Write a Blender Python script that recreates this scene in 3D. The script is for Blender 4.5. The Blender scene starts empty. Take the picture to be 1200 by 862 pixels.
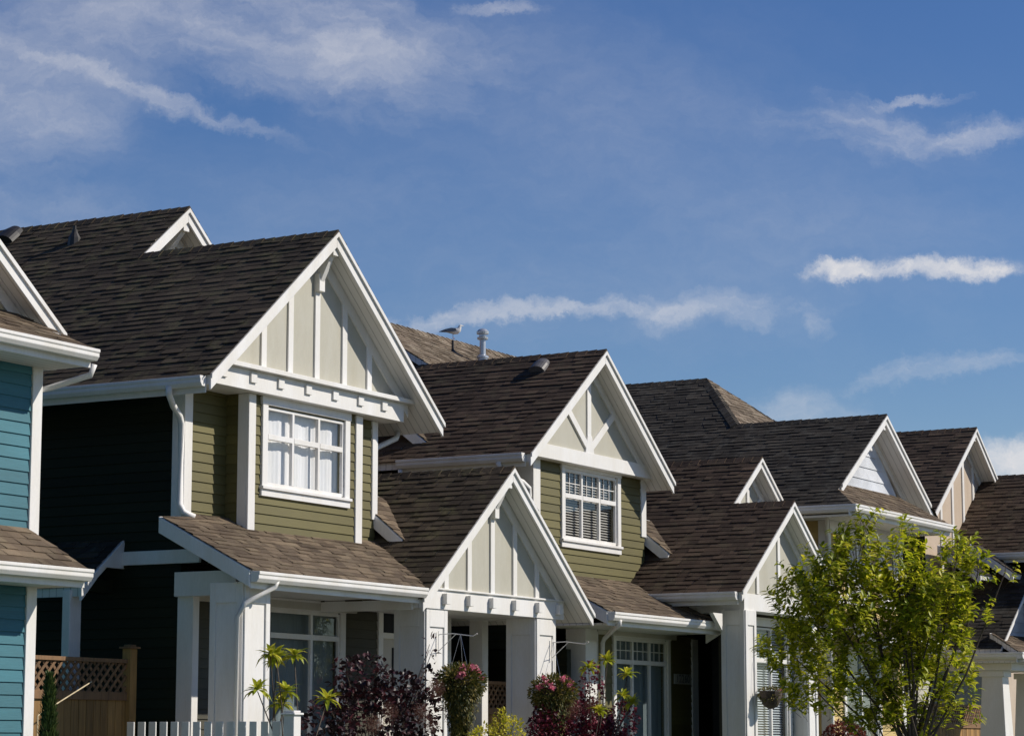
import bpy, bmesh, math, random
from mathutils import Vector, Matrix
random.seed(7)
S = bpy.context.scene
COL = S.collection
GZ = 0.75          # level of the front yards
# ------------------------------------------------------------------ materials
def newmat(name):
    m = bpy.data.materials.new(name); m.use_nodes = True
    nt = m.node_tree; nt.nodes.clear()
    out = nt.nodes.new('ShaderNodeOutputMaterial')
    b = nt.nodes.new('ShaderNodeBsdfPrincipled')
    nt.links.new(b.outputs[0], out.inputs[0])
    return m, nt, b, out
def N(nt, t, **k):
    n = nt.nodes.new('ShaderNode' + t)
    for a, v in k.items(): setattr(n, a, v)
    return n
def noise(nt, scale, detail=4, vec=None, rough=.6):
    n = N(nt, 'TexNoise'); n.inputs['Scale'].default_value = scale
    n.inputs['Detail'].default_value = detail; n.inputs['Roughness'].default_value = rough
    if vec is not None: nt.links.new(vec, n.inputs['Vector'])
    return n
def ramp(nt, fac, stops):
    r = N(nt, 'ValToRGB'); e = r.color_ramp.elements
    while len(e) < len(stops): e.new(.5)
    for i, (p, c) in enumerate(stops):
        e[i].position = p; e[i].color = (c[0], c[1], c[2], 1) if not isinstance(c, (int, float)) else (c, c, c, 1)
    nt.links.new(fac, r.inputs[0]); return r
def mix(nt, fac, a, b, mode='MIX'):
    m = N(nt, 'Mix', data_type='RGBA', blend_type=mode)
    def put(s, v):
        if isinstance(v, (tuple, list)): s.default_value = (v[0], v[1], v[2], 1)
        elif isinstance(v, (int, float)): s.default_value = v
        else: nt.links.new(v, s)
    put(m.inputs[0], fac); put(m.inputs[6], a); put(m.inputs[7], b)
    return m.outputs[2]
def objco(nt, scale=(1, 1, 1)):
    t = N(nt, 'TexCoord'); mp = N(nt, 'Mapping'); mp.inputs['Scale'].default_value = scale
    nt.links.new(t.outputs['Object'], mp.inputs[0]); return mp.outputs[0]
def bump(nt, b, h, strength, dist=.01):
    bp = N(nt, 'Bump'); bp.inputs['Strength'].default_value = strength; bp.inputs['Distance'].default_value = dist
    nt.links.new(h, bp.inputs['Height']); nt.links.new(bp.outputs[0], b.inputs['Normal'])
def painted(name, c, rough=.5, dirt=.12, streak=True, grain=.15):
    m, nt, b, o = newmat(name)
    n1 = noise(nt, 1.0, 6, objco(nt, (3, 3, .8)))
    n2 = noise(nt, 1.0, 3, objco(nt, (60, 60, 12)))
    r = ramp(nt, n1.outputs[0], [(.35, 1), (.75, 0)])
    d = tuple(x * (1 - dirt * 2.2) * k for x, k in zip(c, (1, .97, .9)))
    col = mix(nt, r.outputs[0], d, c)
    r2 = ramp(nt, n2.outputs[0], [(.3, .93), (.7, 1)])
    col = mix(nt, 1.0, col, r2.outputs[0], 'MULTIPLY')
    nt.links.new(col, b.inputs['Base Color']); b.inputs['Roughness'].default_value = rough
    bump(nt, b, n2.outputs[0], grain, .004)
    return m
def siding_mat(name, c):
    m, nt, b, o = newmat(name)
    g = N(nt, 'NewGeometry')
    n1 = noise(nt, 1.0, 5, objco(nt, (.7, .7, 1.6)))
    n2 = noise(nt, 1.0, 4, objco(nt, (7, 7, 90)))
    r = ramp(nt, g.outputs['Random Per Island'], [(0, .86), (1, 1.1)])
    r1 = ramp(nt, n1.outputs[0], [(.3, .84), (.7, 1.08)])
    r2 = ramp(nt, n2.outputs[0], [(.3, .9), (.7, 1.05)])
    col = mix(nt, 1.0, c, r.outputs[0], 'MULTIPLY'); col = mix(nt, 1.0, col, r1.outputs[0], 'MULTIPLY')
    col = mix(nt, 1.0, col, r2.outputs[0], 'MULTIPLY')
    nt.links.new(col, b.inputs['Base Color']); b.inputs['Roughness'].default_value = .62
    bump(nt, b, n2.outputs[0], .35, .004)
    return m
def shingle_mat(name, c1, c2, c3, moss=0.0, mosscol=(.10, .10, .055)):
    m, nt, b, o = newmat(name)
    g = N(nt, 'NewGeometry')
    r = ramp(nt, g.outputs['Random Per Island'], [(0, c1), (.5, c2), (1, c3)])
    n1 = noise(nt, .9, 5, objco(nt)); n2 = noise(nt, 140, 3, objco(nt)); n3 = noise(nt, 3.2, 6, objco(nt), .7)
    r1 = ramp(nt, n1.outputs[0], [(.3, .68), (.7, 1.2)])
    r2 = ramp(nt, n2.outputs[0], [(.3, .7), (.7, 1.3)])
    col = mix(nt, 1.0, r.outputs[0], r1.outputs[0], 'MULTIPLY'); col = mix(nt, .8, col, r2.outputs[0], 'MULTIPLY')
    if moss > 0:
        rm = ramp(nt, n3.outputs[0], [(.5, 0), (.68, moss)])
        col = mix(nt, rm.outputs[0], col, mosscol)
    nt.links.new(col, b.inputs['Base Color']); b.inputs['Roughness'].default_value = .9
    b.inputs['Specular IOR Level'].default_value = .25
    bump(nt, b, n2.outputs[0], .5, .006)
    return m
def soffit_mat(name, c, scale):
    m, nt, b, o = newmat(name)
    t = N(nt, 'TexCoord'); s = N(nt, 'SeparateXYZ'); nt.links.new(t.outputs['Object'], s.inputs[0])
    ml = N(nt, 'Math', operation='MULTIPLY'); nt.links.new(s.outputs[1], ml.inputs[0]); ml.inputs[1].default_value = scale
    fr = N(nt, 'Math', operation='FRACT'); nt.links.new(ml.outputs[0], fr.inputs[0])
    r = ramp(nt, fr.outputs[0], [(0, .55), (.10, 1), (.9, 1), (1, .55)])
    col = mix(nt, 1.0, c, r.outputs[0], 'MULTIPLY')
    nt.links.new(col, b.inputs['Base Color']); b.inputs['Roughness'].default_value = .6
    bump(nt, b, r.outputs[0], .5, .01)
    return m
def leafmat(name, stops, trans=.35, rough=.45):
    m, nt, b, o = newmat(name)
    g = N(nt, 'NewGeometry'); r = ramp(nt, g.outputs['Random Per Island'], stops)
    n1 = noise(nt, 1.6, 3, objco(nt)); r1 = ramp(nt, n1.outputs[0], [(.3, .75), (.7, 1.2)])
    col = mix(nt, 1.0, r.outputs[0], r1.outputs[0], 'MULTIPLY')
    nt.links.new(col, b.inputs['Base Color']); b.inputs['Roughness'].default_value = rough
    b.inputs['Specular IOR Level'].default_value = .35
    tr = N(nt, 'BsdfTranslucent'); nt.links.new(col, tr.inputs[0])
    ms = N(nt, 'MixShader'); ms.inputs[0].default_value = trans
    nt.links.new(b.outputs[0], ms.inputs[1]); nt.links.new(tr.outputs[0], ms.inputs[2]); nt.links.new(ms.outputs[0], o.inputs[0])
    return m
def plain(name, c, rough=.6, metal=0, nscale=12, amt=.25):
    m, nt, b, o = newmat(name)
    n1 = noise(nt, nscale, 5, objco(nt)); r = ramp(nt, n1.outputs[0], [(.3, 1 - amt), (.7, 1 + amt * .5)])
    nt.links.new(mix(nt, 1.0, c, r.outputs[0], 'MULTIPLY'), b.inputs['Base Color'])
    b.inputs['Roughness'].default_value = rough; b.inputs['Metallic'].default_value = metal
    return m
def wood_mat(name, c):
    m, nt, b, o = newmat(name)
    g = N(nt, 'NewGeometry'); r = ramp(nt, g.outputs['Random Per Island'], [(0, .65), (1, 1.25)])
    n1 = noise(nt, 1, 6, objco(nt, (30, 30, 2))); r1 = ramp(nt, n1.outputs[0], [(.3, .6), (.7, 1.2)])
    col = mix(nt, 1.0, c, r.outputs[0], 'MULTIPLY'); col = mix(nt, 1.0, col, r1.outputs[0], 'MULTIPLY')
    nt.links.new(col, b.inputs['Base Color']); b.inputs['Roughness'].default_value = .75
    bump(nt, b, n1.outputs[0], .4, .004); return m
def glass_mat(name, tint=(.98, .98, .97), refl=.07):
    m, nt, b, o = newmat(name); nt.nodes.remove(b)
    tr = N(nt, 'BsdfTransparent'); tr.inputs[0].default_value = (*tint, 1)
    gl = N(nt, 'BsdfGlossy'); gl.inputs['Roughness'].default_value = .02
    n1 = noise(nt, 1.3, 2, objco(nt)); bp = N(nt, 'Bump'); bp.inputs['Strength'].default_value = .15; bp.inputs['Distance'].default_value = .02
    nt.links.new(n1.outputs[0], bp.inputs['Height']); nt.links.new(bp.outputs[0], gl.inputs['Normal'])
    lw = N(nt, 'LayerWeight'); lw.inputs[0].default_value = .5
    pw = N(nt, 'Math', operation='POWER'); nt.links.new(lw.outputs['Facing'], pw.inputs[0]); pw.inputs[1].default_value = 4
    ad = N(nt, 'Math', operation='MULTIPLY_ADD'); nt.links.new(pw.outputs[0], ad.inputs[0]); ad.inputs[1].default_value = .8; ad.inputs[2].default_value = refl
    ms = N(nt, 'MixShader'); nt.links.new(ad.outputs[0], ms.inputs[0]); nt.links.new(tr.outputs[0], ms.inputs[1]); nt.links.new(gl.outputs[0], ms.inputs[2])
    nt.links.new(ms.outputs[0], o.inputs[0]); return m
def blind_mat(name, c, scale=28, dark=.12):
    m, nt, b, o = newmat(name)
    t = N(nt, 'TexCoord'); s = N(nt, 'SeparateXYZ'); nt.links.new(t.outputs['Object'], s.inputs[0])
    ml = N(nt, 'Math', operation='MULTIPLY'); nt.links.new(s.outputs[2], ml.inputs[0]); ml.inputs[1].default_value = scale
    fr = N(nt, 'Math', operation='FRACT'); nt.links.new(ml.outputs[0], fr.inputs[0])
    r = ramp(nt, fr.outputs[0], [(0, dark), (.35, dark), (.42, 1), (1, 1)])
    nt.links.new(mix(nt, 1.0, c, r.outputs[0], 'MULTIPLY'), b.inputs['Base Color']); b.inputs['Roughness'].default_value = .6
    return m

W = painted('white_paint', (.80, .79, .77), .45, .05)
SOF = soffit_mat('white_soffit', (.74, .72, .69), 9)
BEI = painted('taupe_panel', (.47, .455, .385), .6, .05)
OLI = siding_mat('olive_siding', (.122, .105, .030))
DRK = siding_mat('shaded_dark_siding', (.016, .019, .009)); DRK.node_tree.nodes['Principled BSDF'].inputs['Specular IOR Level'].default_value = .15  # near-black green: deep shade of the side walls put into the colour
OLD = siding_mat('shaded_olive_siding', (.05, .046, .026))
TEA = siding_mat('teal_siding', (.032, .155, .195))
YEL = siding_mat('yellow_siding', (.56, .41, .16))
BB = painted('beige_board', (.55, .45, .35), .6, .06)
SHB = shingle_mat('shaded_brown_shingles', (.040, .025, .016), (.058, .037, .024), (.088, .058, .038), .35, (.12, .105, .06))  # darkened copy for side slopes in shade; the lit copy serves street-facing roofs
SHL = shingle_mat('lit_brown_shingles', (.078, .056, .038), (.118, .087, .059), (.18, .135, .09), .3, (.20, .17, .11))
SHM = shingle_mat('shaded_mossy_shingles', (.036, .026, .016), (.052, .038, .025), (.080, .060, .038), .75, (.105, .095, .045))  # mossy, and darkened in the colour for shade on the side slopes
SHK = shingle_mat('black_shingles', (.022, .018, .014), (.034, .028, .021), (.056, .046, .034), .45, (.12, .115, .095))
SHG = shingle_mat('lit_weathered_shingles', (.10, .075, .05), (.15, .115, .08), (.23, .18, .13), .6, (.42, .36, .27))
SHW = shingle_mat('white_wall_shingles', (.55, .58, .62), (.62, .65, .69), (.70, .72, .75))
CAP = plain('ridge_brown', (.075, .05, .042), .9)
GLS = glass_mat('window_glass'); GLS2 = glass_mat('window_glass_dark', (.75, .8, .82), .05)
CUR = painted('white_curtain', (.80, .81, .84), .9, .04); CUR2 = painted('grey_sheer', (.30, .34, .35), .9, .05)
BLI = blind_mat('window_blind', (.62, .62, .60)); BLI2 = blind_mat('pale_blind', (.7, .7, .68), 24, .35)
ROOM = plain('dark_room', (.02, .022, .026), .9); SCR = plain('grey_blind', (.36, .34, .32), .9)
CED = wood_mat('cedar_fence', (.34, .19, .06)); CED2 = wood_mat('cedar_lattice', (.20, .11, .05))
BLK = plain('black_plastic', (.02, .018, .017), .5); GAL = plain('galvanised_steel', (.55, .57, .60), .35, .6, 6, .15)
BARK = plain('bark', (.085, .065, .05), .9, 0, 30, .4)
PLQ = painted('plaque_grey', (.38, .38, .36), .6, .1); PLT = plain('plaque_digits', (.11, .11, .10), .6)
DOORM = painted('door_paint', (.55, .52, .46), .5, .05)
# ------------------------------------------------------------------ mesh builder
class M:
    def __init__(s): s.v = []; s.f = []
    def add(s, vs, fs):
        k = len(s.v); s.v += [tuple(p) for p in vs]; s.f += [tuple(i + k for i in f) for f in fs]; return s
    def box(s, x0, x1, y0, y1, z0, z1):
        return s.add([(x, y, z) for z in (z0, z1) for y in (y0, y1) for x in (x0, x1)],
                     [(0, 2, 3, 1), (4, 5, 7, 6), (0, 1, 5, 4), (2, 6, 7, 3), (0, 4, 6, 2), (1, 3, 7, 5)])
    def prism(s, pts, ax, a, b):
        def P(p, t): return {'y': (p[0], t, p[1]), 'x': (t, p[0], p[1]), 'z': (p[0], p[1], t)}[ax]
        n = len(pts)
        return s.add([P(p, a) for p in pts] + [P(p, b) for p in pts],
                     [tuple(range(n))[::-1], tuple(range(n, 2 * n))] + [(i, (i + 1) % n, n + (i + 1) % n, n + i) for i in range(n)])
    def beam(s, p, q, w, h, up=(0, 0, 1)):
        p = Vector(p); q = Vector(q); d = (q - p).normalized(); u = Vector(up); r = d.cross(u)
        if r.length < 1e-4: r = d.cross(Vector((1, 0, 0)))
        r.normalize(); u = r.cross(d)
        vs = [c + r * a * w / 2 + u * b * h / 2 for c in (p, q) for a, b in ((-1, -1), (1, -1), (1, 1), (-1, 1))]
        return s.add(vs, [(3, 2, 1, 0), (4, 5, 6, 7), (0, 1, 5, 4), (1, 2, 6, 5), (2, 3, 7, 6), (3, 0, 4, 7)])
    def tube(s, pts, r, n=8, r2=None):
        pts = [Vector(p) for p in pts]; k = len(s.v); m = len(pts); rs = []
        for i, p in enumerate(pts):
            d = (pts[min(i + 1, m - 1)] - pts[max(i - 1, 0)]).normalized()
            a = d.cross(Vector((0, 0, 1)))
            if a.length < 1e-3: a = d.cross(Vector((1, 0, 0)))
            a.normalize(); b = d.cross(a)
            rr = r[i] if isinstance(r, (list, tuple)) else (r if r2 is None else r + (r2 - r) * i / (m - 1))
            for j in range(n):
                t = 2 * math.pi * j / n; s.v.append(tuple(p + a * rr * math.cos(t) + b * rr * math.sin(t)))
        for i in range(m - 1):
            for j in range(n): s.f.append((k + i * n + j, k + i * n + (j + 1) % n, k + (i + 1) * n + (j + 1) % n, k + (i + 1) * n + j))
        s.f.append(tuple(k + j for j in range(n))[::-1]); s.f.append(tuple(k + (m - 1) * n + j for j in range(n)))
        return s
    def lathe(s, cx, cy, prof, n=16):
        k = len(s.v)
        for r, z in prof:
            for j in range(n):
                t = 2 * math.pi * j / n; s.v.append((cx + r * math.cos(t), cy + r * math.sin(t), z))
        for i in range(len(prof) - 1):
            for j in range(n): s.f.append((k + i * n + j, k + i * n + (j + 1) % n, k + (i + 1) * n + (j + 1) % n, k + (i + 1) * n + j))
        s.f.append(tuple(k + j for j in range(n))[::-1]); s.f.append(tuple(k + (len(prof) - 1) * n + j for j in range(n)))
        return s
    def build(s, name, mat, parent=None, bevel=0, smooth=False, recalc=True):
        me = bpy.data.meshes.new(name); me.from_pydata(s.v, [], s.f)
        if recalc:
            bm = bmesh.new(); bm.from_mesh(me); bmesh.ops.recalc_face_normals(bm, faces=bm.faces); bm.to_mesh(me); bm.free()
        me.materials.append(mat)
        if smooth: me.polygons.foreach_set('use_smooth', [True] * len(me.polygons))
        o = bpy.data.objects.new(name, me); COL.objects.link(o)
        if parent is not None: attach(o, parent)
        if bevel:
            b = o.modifiers.new('bevel', 'BEVEL'); b.width = bevel; b.segments = 1; b.limit_method = 'ANGLE'
        return o
WORLD = {}
def attach(o, parent):
    o.parent = parent
    o.matrix_parent_inverse = Matrix.Translation(-WORLD.get(parent.name, Vector((0, 0, 0))))
def tag(o, label=None, cat=None, group=None, kind=None):
    if label: o['label'] = label
    if cat: o['category'] = cat
    if group: o['group'] = group
    if kind: o['kind'] = kind
    return o
def thing(name, loc, label, cat, group=None):
    group = group or {'house': 'gabled houses in a row', 'fence': None if name == 'picket_fence' else 'cedar fences between the houses', 'hanging basket': 'hanging baskets along the porches'}.get(cat) or ('yellow-green whorled shrubs' if name == 'rhododendron' else None)
    o = bpy.data.objects.new(name, None); COL.objects.link(o); o.location = loc; o.empty_display_size = .3
    WORLD[o.name] = Vector(loc); return tag(o, label, cat, group)
# ------------------------------------------------------------------ roofs
def shingles(name, parent, mat, O, Sv, Tv, poly, e=.124, th=(.009, .018), tab=(.13, .34), seed=1):
    """one tab at a time: wedges that overlap the row below; poly in (s, t)"""
    R = random.Random(seed); O = Vector(O); Sv = Vector(Sv).normalized(); Tv = Vector(Tv).normalized()
    Nn = Sv.cross(Tv); Nn = Nn if Nn.z > 0 else -Nn
    def span(t):
        xs = []
        for i in range(len(poly)):
            (s0, t0), (s1, t1) = poly[i], poly[(i + 1) % len(poly)]
            if abs(t1 - t0) < 1e-9: continue
            if min(t0, t1) - 1e-9 <= t <= max(t0, t1) + 1e-9: xs.append(s0 + (s1 - s0) * (t - t0) / (t1 - t0))
        return (min(xs), max(xs)) if len(xs) >= 2 else None
    t = min(p[1] for p in poly); T1 = max(p[1] for p in poly); m = M()
    while t < T1 - .01:
        te = min(t + e, T1 - .001); a = span(t + .001); b = span(te)
        if a and b:
            ta = min(t + e + .03, T1); L = a[1] - a[0]; s = 0
            while s < L - .02:
                w = R.uniform(*tab); s2 = min(s + w, L)
                if L - s2 < .06: s2 = L
                def pt(q, tt, n):
                    f = (tt - t) / max(te - t, .01); f = min(f, 1.0)
                    lo = a[0] + (b[0] - a[0]) * f; hi = a[1] + (b[1] - a[1]) * f
                    return O + Sv * (lo + (hi - lo) * q / L) + Tv * tt + Nn * n
                h = R.choice((th[0], th[1])) * R.uniform(.85, 1.15)
                tl = t + (R.uniform(-.004, .004) if h < .017 else R.uniform(-.012, .002))
                vs = [pt(s, tl, 0), pt(s2, tl, 0), pt(s2, tl, h), pt(s, tl, h), pt(s2, ta, .002), pt(s, ta, .002)]
                m.add(vs, [(0, 1, 2, 3), (3, 2, 4, 5)])
                s = s2
        t += e
    return m.build(name, mat, parent)
def ridge_cap(m, p, q, wdir, m_slope, w=.15, seed=3):
    """inverted V caps along p->q"""
    R = random.Random(seed); p = Vector(p); q = Vector(q); L = (q - p).length; d = (q - p).normalized()
    wd = Vector(wdir).normalized(); s = 0; n = 0
    while s < L:
        s2 = min(s + .17, L); h = .016 + .006 * R.random(); c = math.cos(math.atan(m_slope)) * w; dz = c * m_slope
        a = p + d * s; b = p + d * (s2 + .04)
        vs = []
        for cc, hh in ((a, h), (b, h - .014)):
            vs += [cc - wd * c + Vector((0, 0, hh - dz)), cc + Vector((0, 0, hh + .012)), cc + wd * c + Vector((0, 0, hh - dz)),
                   cc + wd * c + Vector((0, 0, hh - dz - .03)), cc + Vector((0, 0, hh - .03)), cc - wd * c + Vector((0, 0, hh - dz - .03))]
        m.add(vs, [(0, 1, 7, 6), (1, 2, 8, 7), (0, 5, 4, 1), (1, 4, 3, 2), (6, 7, 10, 11), (7, 8, 9, 10), (2, 3, 9, 8), (0, 6, 11, 5)])
        s = s2
def gable(parent, xr, zr, xl, xe, m, y0, y1, mat, seed=1, rake=.20, yl=None, caps=True, deckz=.13, tips=None):
    """gabled roof with its ridge along y; xr,zr the ridge; xl / xe the left / right eave"""
    zl = zr - m * (xr - xl); ze = zr - m * (xe - xr); g = .03
    d = M(); yb = yl or y1
    if yl: 
        d.prism([(xl, zl), (xr, zr), (xr, zr - deckz), (xl, zl - deckz)], 'y', y0 + .03, yl)
        d.prism([(xr, zr), (xe, ze), (xe, ze - deckz), (xr, zr - deckz)], 'y', y0 + .03, y1)
    else:
        d.prism([(xl, zl), (xr, zr), (xe, ze), (xe, ze - deckz), (xr, zr - deckz), (xl, zl - deckz)], 'y', y0 + .03, y1)
    roof = d.build('roof', SOF, parent)
    c = math.sqrt(1 + m * m); LL = (xr - xl + .04) * c; LR = (xe - xr + .04) * c
    shingles('shingles', roof, mat, (xl - .04, y0 - .02, zl - .04 * m + .012), (0, 1, 0), (1, 0, m), [(0, 0), (yb - y0 + .02, 0), (yb - y0 + .02, LL), (0, LL)], seed=seed)
    shingles('shingles', roof, mat, (xe + .04, y0 - .02, ze - .04 * m + .012), (0, 1, 0), (-1, 0, m), [(0, 0), (y1 - y0 + .02, 0), (y1 - y0 + .02, LR), (0, LR)], seed=seed + 50)
    if caps:
        k = M(); ridge_cap(k, (xr, y0 - .02, zr + .01), (xr, yb, zr + .01), (1, 0, 0), m); k.build('ridge_cap', mat, roof)
    # rake boards: board plus a proud moulding along its top
    if tips: xl, xe = tips; zl = zr - m * (xr - xl); ze = zr - m * (xe - xr)
    for sx, xx, zz in ((-1, xl, zl), (1, xe, ze)):
        r = M(); r.prism([(xr, zr - .004), (xx, zz - .004), (xx, zz - rake), (xr, zr - rake)], 'y', y0 - .002, y0 + .028)
        o = r.build('rake_board', W, parent, .004)
        r = M(); r.prism([(xr, zr + .004), (xx + sx * .012, zz - .004), (xx + sx * .012, zz - .062), (xr, zr - .056)], 'y', y0 - .03, y0 - .0025)
        r.build('rake_moulding', W, o)
    return roof
def frieze(parent, xr, zr, xl, xe, m, yp, dz=.14, w=.2):
    zl = zr - m * (xr - xl); ze = zr - m * (xe - xr); f = M()
    f.prism([(xr, zr - dz), (xl, zl - dz), (xl, zl - dz - w), (xr, zr - dz - w)], 'y', yp - .028, yp + .01)
    f.prism([(xr + .001, zr - dz), (xe, ze - dz), (xe, ze - dz - w), (xr + .001, zr - dz - w)], 'y', yp - .028, yp + .01)
    return f.build('frieze_board', W, parent)
def gutter_y(parent, x, y0, y1, z, name='gutter'):   # along y on a left-hand eave (faces -x); x eave edge
    pr = [(x, z), (x - .13, z), (x - .13, z - .035), (x - .118, z - .045), (x - .118, z - .085), (x - .085, z - .13), (x, z - .13)]
    m = M(); m.prism(pr, 'y', y0, y1); m.prism([(x + .02, z - .02), (x - .0, z - .02), (x - .0, z - .2), (x + .02, z - .2)], 'y', y0 + .01, y1)
    return m.build(name, W, parent, .004)
def gutter_x(parent, x0, x1, y, z, name='gutter', mitre=False):
    pr = [(y, z), (y - .13, z), (y - .13, z - .035), (y - .118, z - .045), (y - .118, z - .085), (y - .085, z - .13), (y, z - .13)]
    m = M(); m.prism(pr, 'x', x0, x1); m.prism([(y, z - .02), (y + .02, z - .02), (y + .02, z - .2), (y, z - .2)], 'x', x0 + .005, x1 - .005)
    return m.build(name, W, parent, .004)
def pent(parent, x0, x1, y0, y1, z0, z1, mat, seed=5, x1t=None, soffit=True, rakes=(True, True), x0t=None, notch=None):
    """shed roof falling towards the street; x1t / x0t: x of the right / left end at the top (a hip)"""
    x1t = x1 if x1t is None else x1t; x0t = x0 if x0t is None else x0t
    d = M(); t = .11
    vs = [(x0, y0, z0), (x1, y0, z0), (x1t, y1, z1), (x0t, y1, z1)]; yk, zk = y1, z1
    if notch:
        yk = notch[1]; zk = z0 + (z1 - z0) * (yk - y0) / (y1 - y0); vs[0] = (notch[0], y0, z0); vs[3] = (notch[0], y1, z1)
        q = [(x0, y0, z0), (notch[0] - .002, y0, z0), (notch[0] - .002, yk, zk), (x0, yk, zk)]
        d.add(q + [(x, y, z - t) for x, y, z in q], [(0, 1, 2, 3), (4, 7, 6, 5), (0, 4, 5, 1), (1, 5, 6, 2), (2, 6, 7, 3), (3, 7, 4, 0)])
    d.add(vs + [(x, y, z - t) for x, y, z in vs], [(0, 1, 2, 3), (4, 7, 6, 5), (0, 4, 5, 1), (1, 5, 6, 2), (2, 6, 7, 3), (3, 7, 4, 0)])
    o = d.build('lower_roof', SOF, parent)
    L = math.hypot(y1 - y0, z1 - z0); 
    shingles('shingles', o, mat, (0, y0 - .03, z0 + .012 - .03 * (z1 - z0) / (y1 - y0)), (1, 0, 0), (0, y1 - y0, z1 - z0), [(x0 - .02, 0), (x1 + .02, 0), (x1t + .02, L), (x0t - .02, L)] if not notch else [(x0 - .02, 0), (x1 + .02, 0), (x1t + .02, L), (notch[0] - .02, L), (notch[0] - .02, L * (yk - y0) / (y1 - y0) + .02), (x0 - .02, L * (yk - y0) / (y1 - y0) + .019)], seed=seed)
    for on, xx, sx in ((rakes[0], x0, -1), (rakes[1], x1, 1)):
        if on:
            r = M(); ye, zq = (yk, zk) if sx < 0 else (y1, z1); r.prism([(y0, z0 - .003), (ye, zq - .003), (ye, zq - .20), (y0, z0 - .20)], 'x', xx - .03 if sx < 0 else xx, xx if sx < 0 else xx + .03)
            r.build('rake_board', W, o, .004)
    return o
def siding(parent, mat, x, y, dx, dy, L, z0, z1, nx, ny, openings=(), e=.125, name='wall', clip=None, backer=True, seed=1):
    m = M(); R = random.Random(seed)
    def wedge(sa, sb, za, zb, na, nb):
        if sb - sa < .005 or zb - za < .002: return
        P = lambda s, z, n: (x + dx * s + nx * n, y + dy * s + ny * n, z)
        m.add([P(sa, za, 0), P(sb, za, 0), P(sb, za, na), P(sa, za, na), P(sb, zb, nb), P(sa, zb, nb)], [(0, 1, 2, 3), (3, 2, 4, 5), (1, 4, 2), (0, 3, 5)])
    z = z0
    while z < z1 - .01:
        ze = min(z + e, z1); br = sorted({z, ze} | {q for o in openings for q in o[2:4] if z < q < ze})
        for za, zb in zip(br, br[1:]):
            iv = [(0, L)] if clip is None else [clip(zb)]
            if iv[0] is None: continue
            for o in openings:
                if o[2] < zb - 1e-6 and o[3] > za + 1e-6:
                    nv = []
                    for a, b in iv:
                        if o[0] > a: nv.append((a, min(b, o[0])))
                        if o[1] < b: nv.append((max(a, o[1]), b))
                    iv = nv
            n = lambda q: .020 - .016 * (q - z) / e
            for a, b in iv: wedge(a, b, za, zb, n(za), n(zb))
        z = ze
    w = m.build(name, mat, parent)
    if backer:
        k = M(); xs = sorted({0, L} | {q for o in openings for q in o[:2]}); zs = sorted({z0, z1} | {q for o in openings for q in o[2:4]})
        for a, b in zip(xs, xs[1:]):
            for c, d in zip(zs, zs[1:]):
                if any(o[0] < (a + b) / 2 < o[1] and o[2] < (c + d) / 2 < o[3] for o in openings): continue
                A = (x + dx * a, y + dy * a); B = (x + dx * b - nx * .12, y + dy * b - ny * .12)
                k.box(min(A[0], B[0]), max(A[0], B[0]), min(A[1], B[1]), max(A[1], B[1]), c, d)
        k.build('wall_sheathing', mat, w)
    return w
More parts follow.
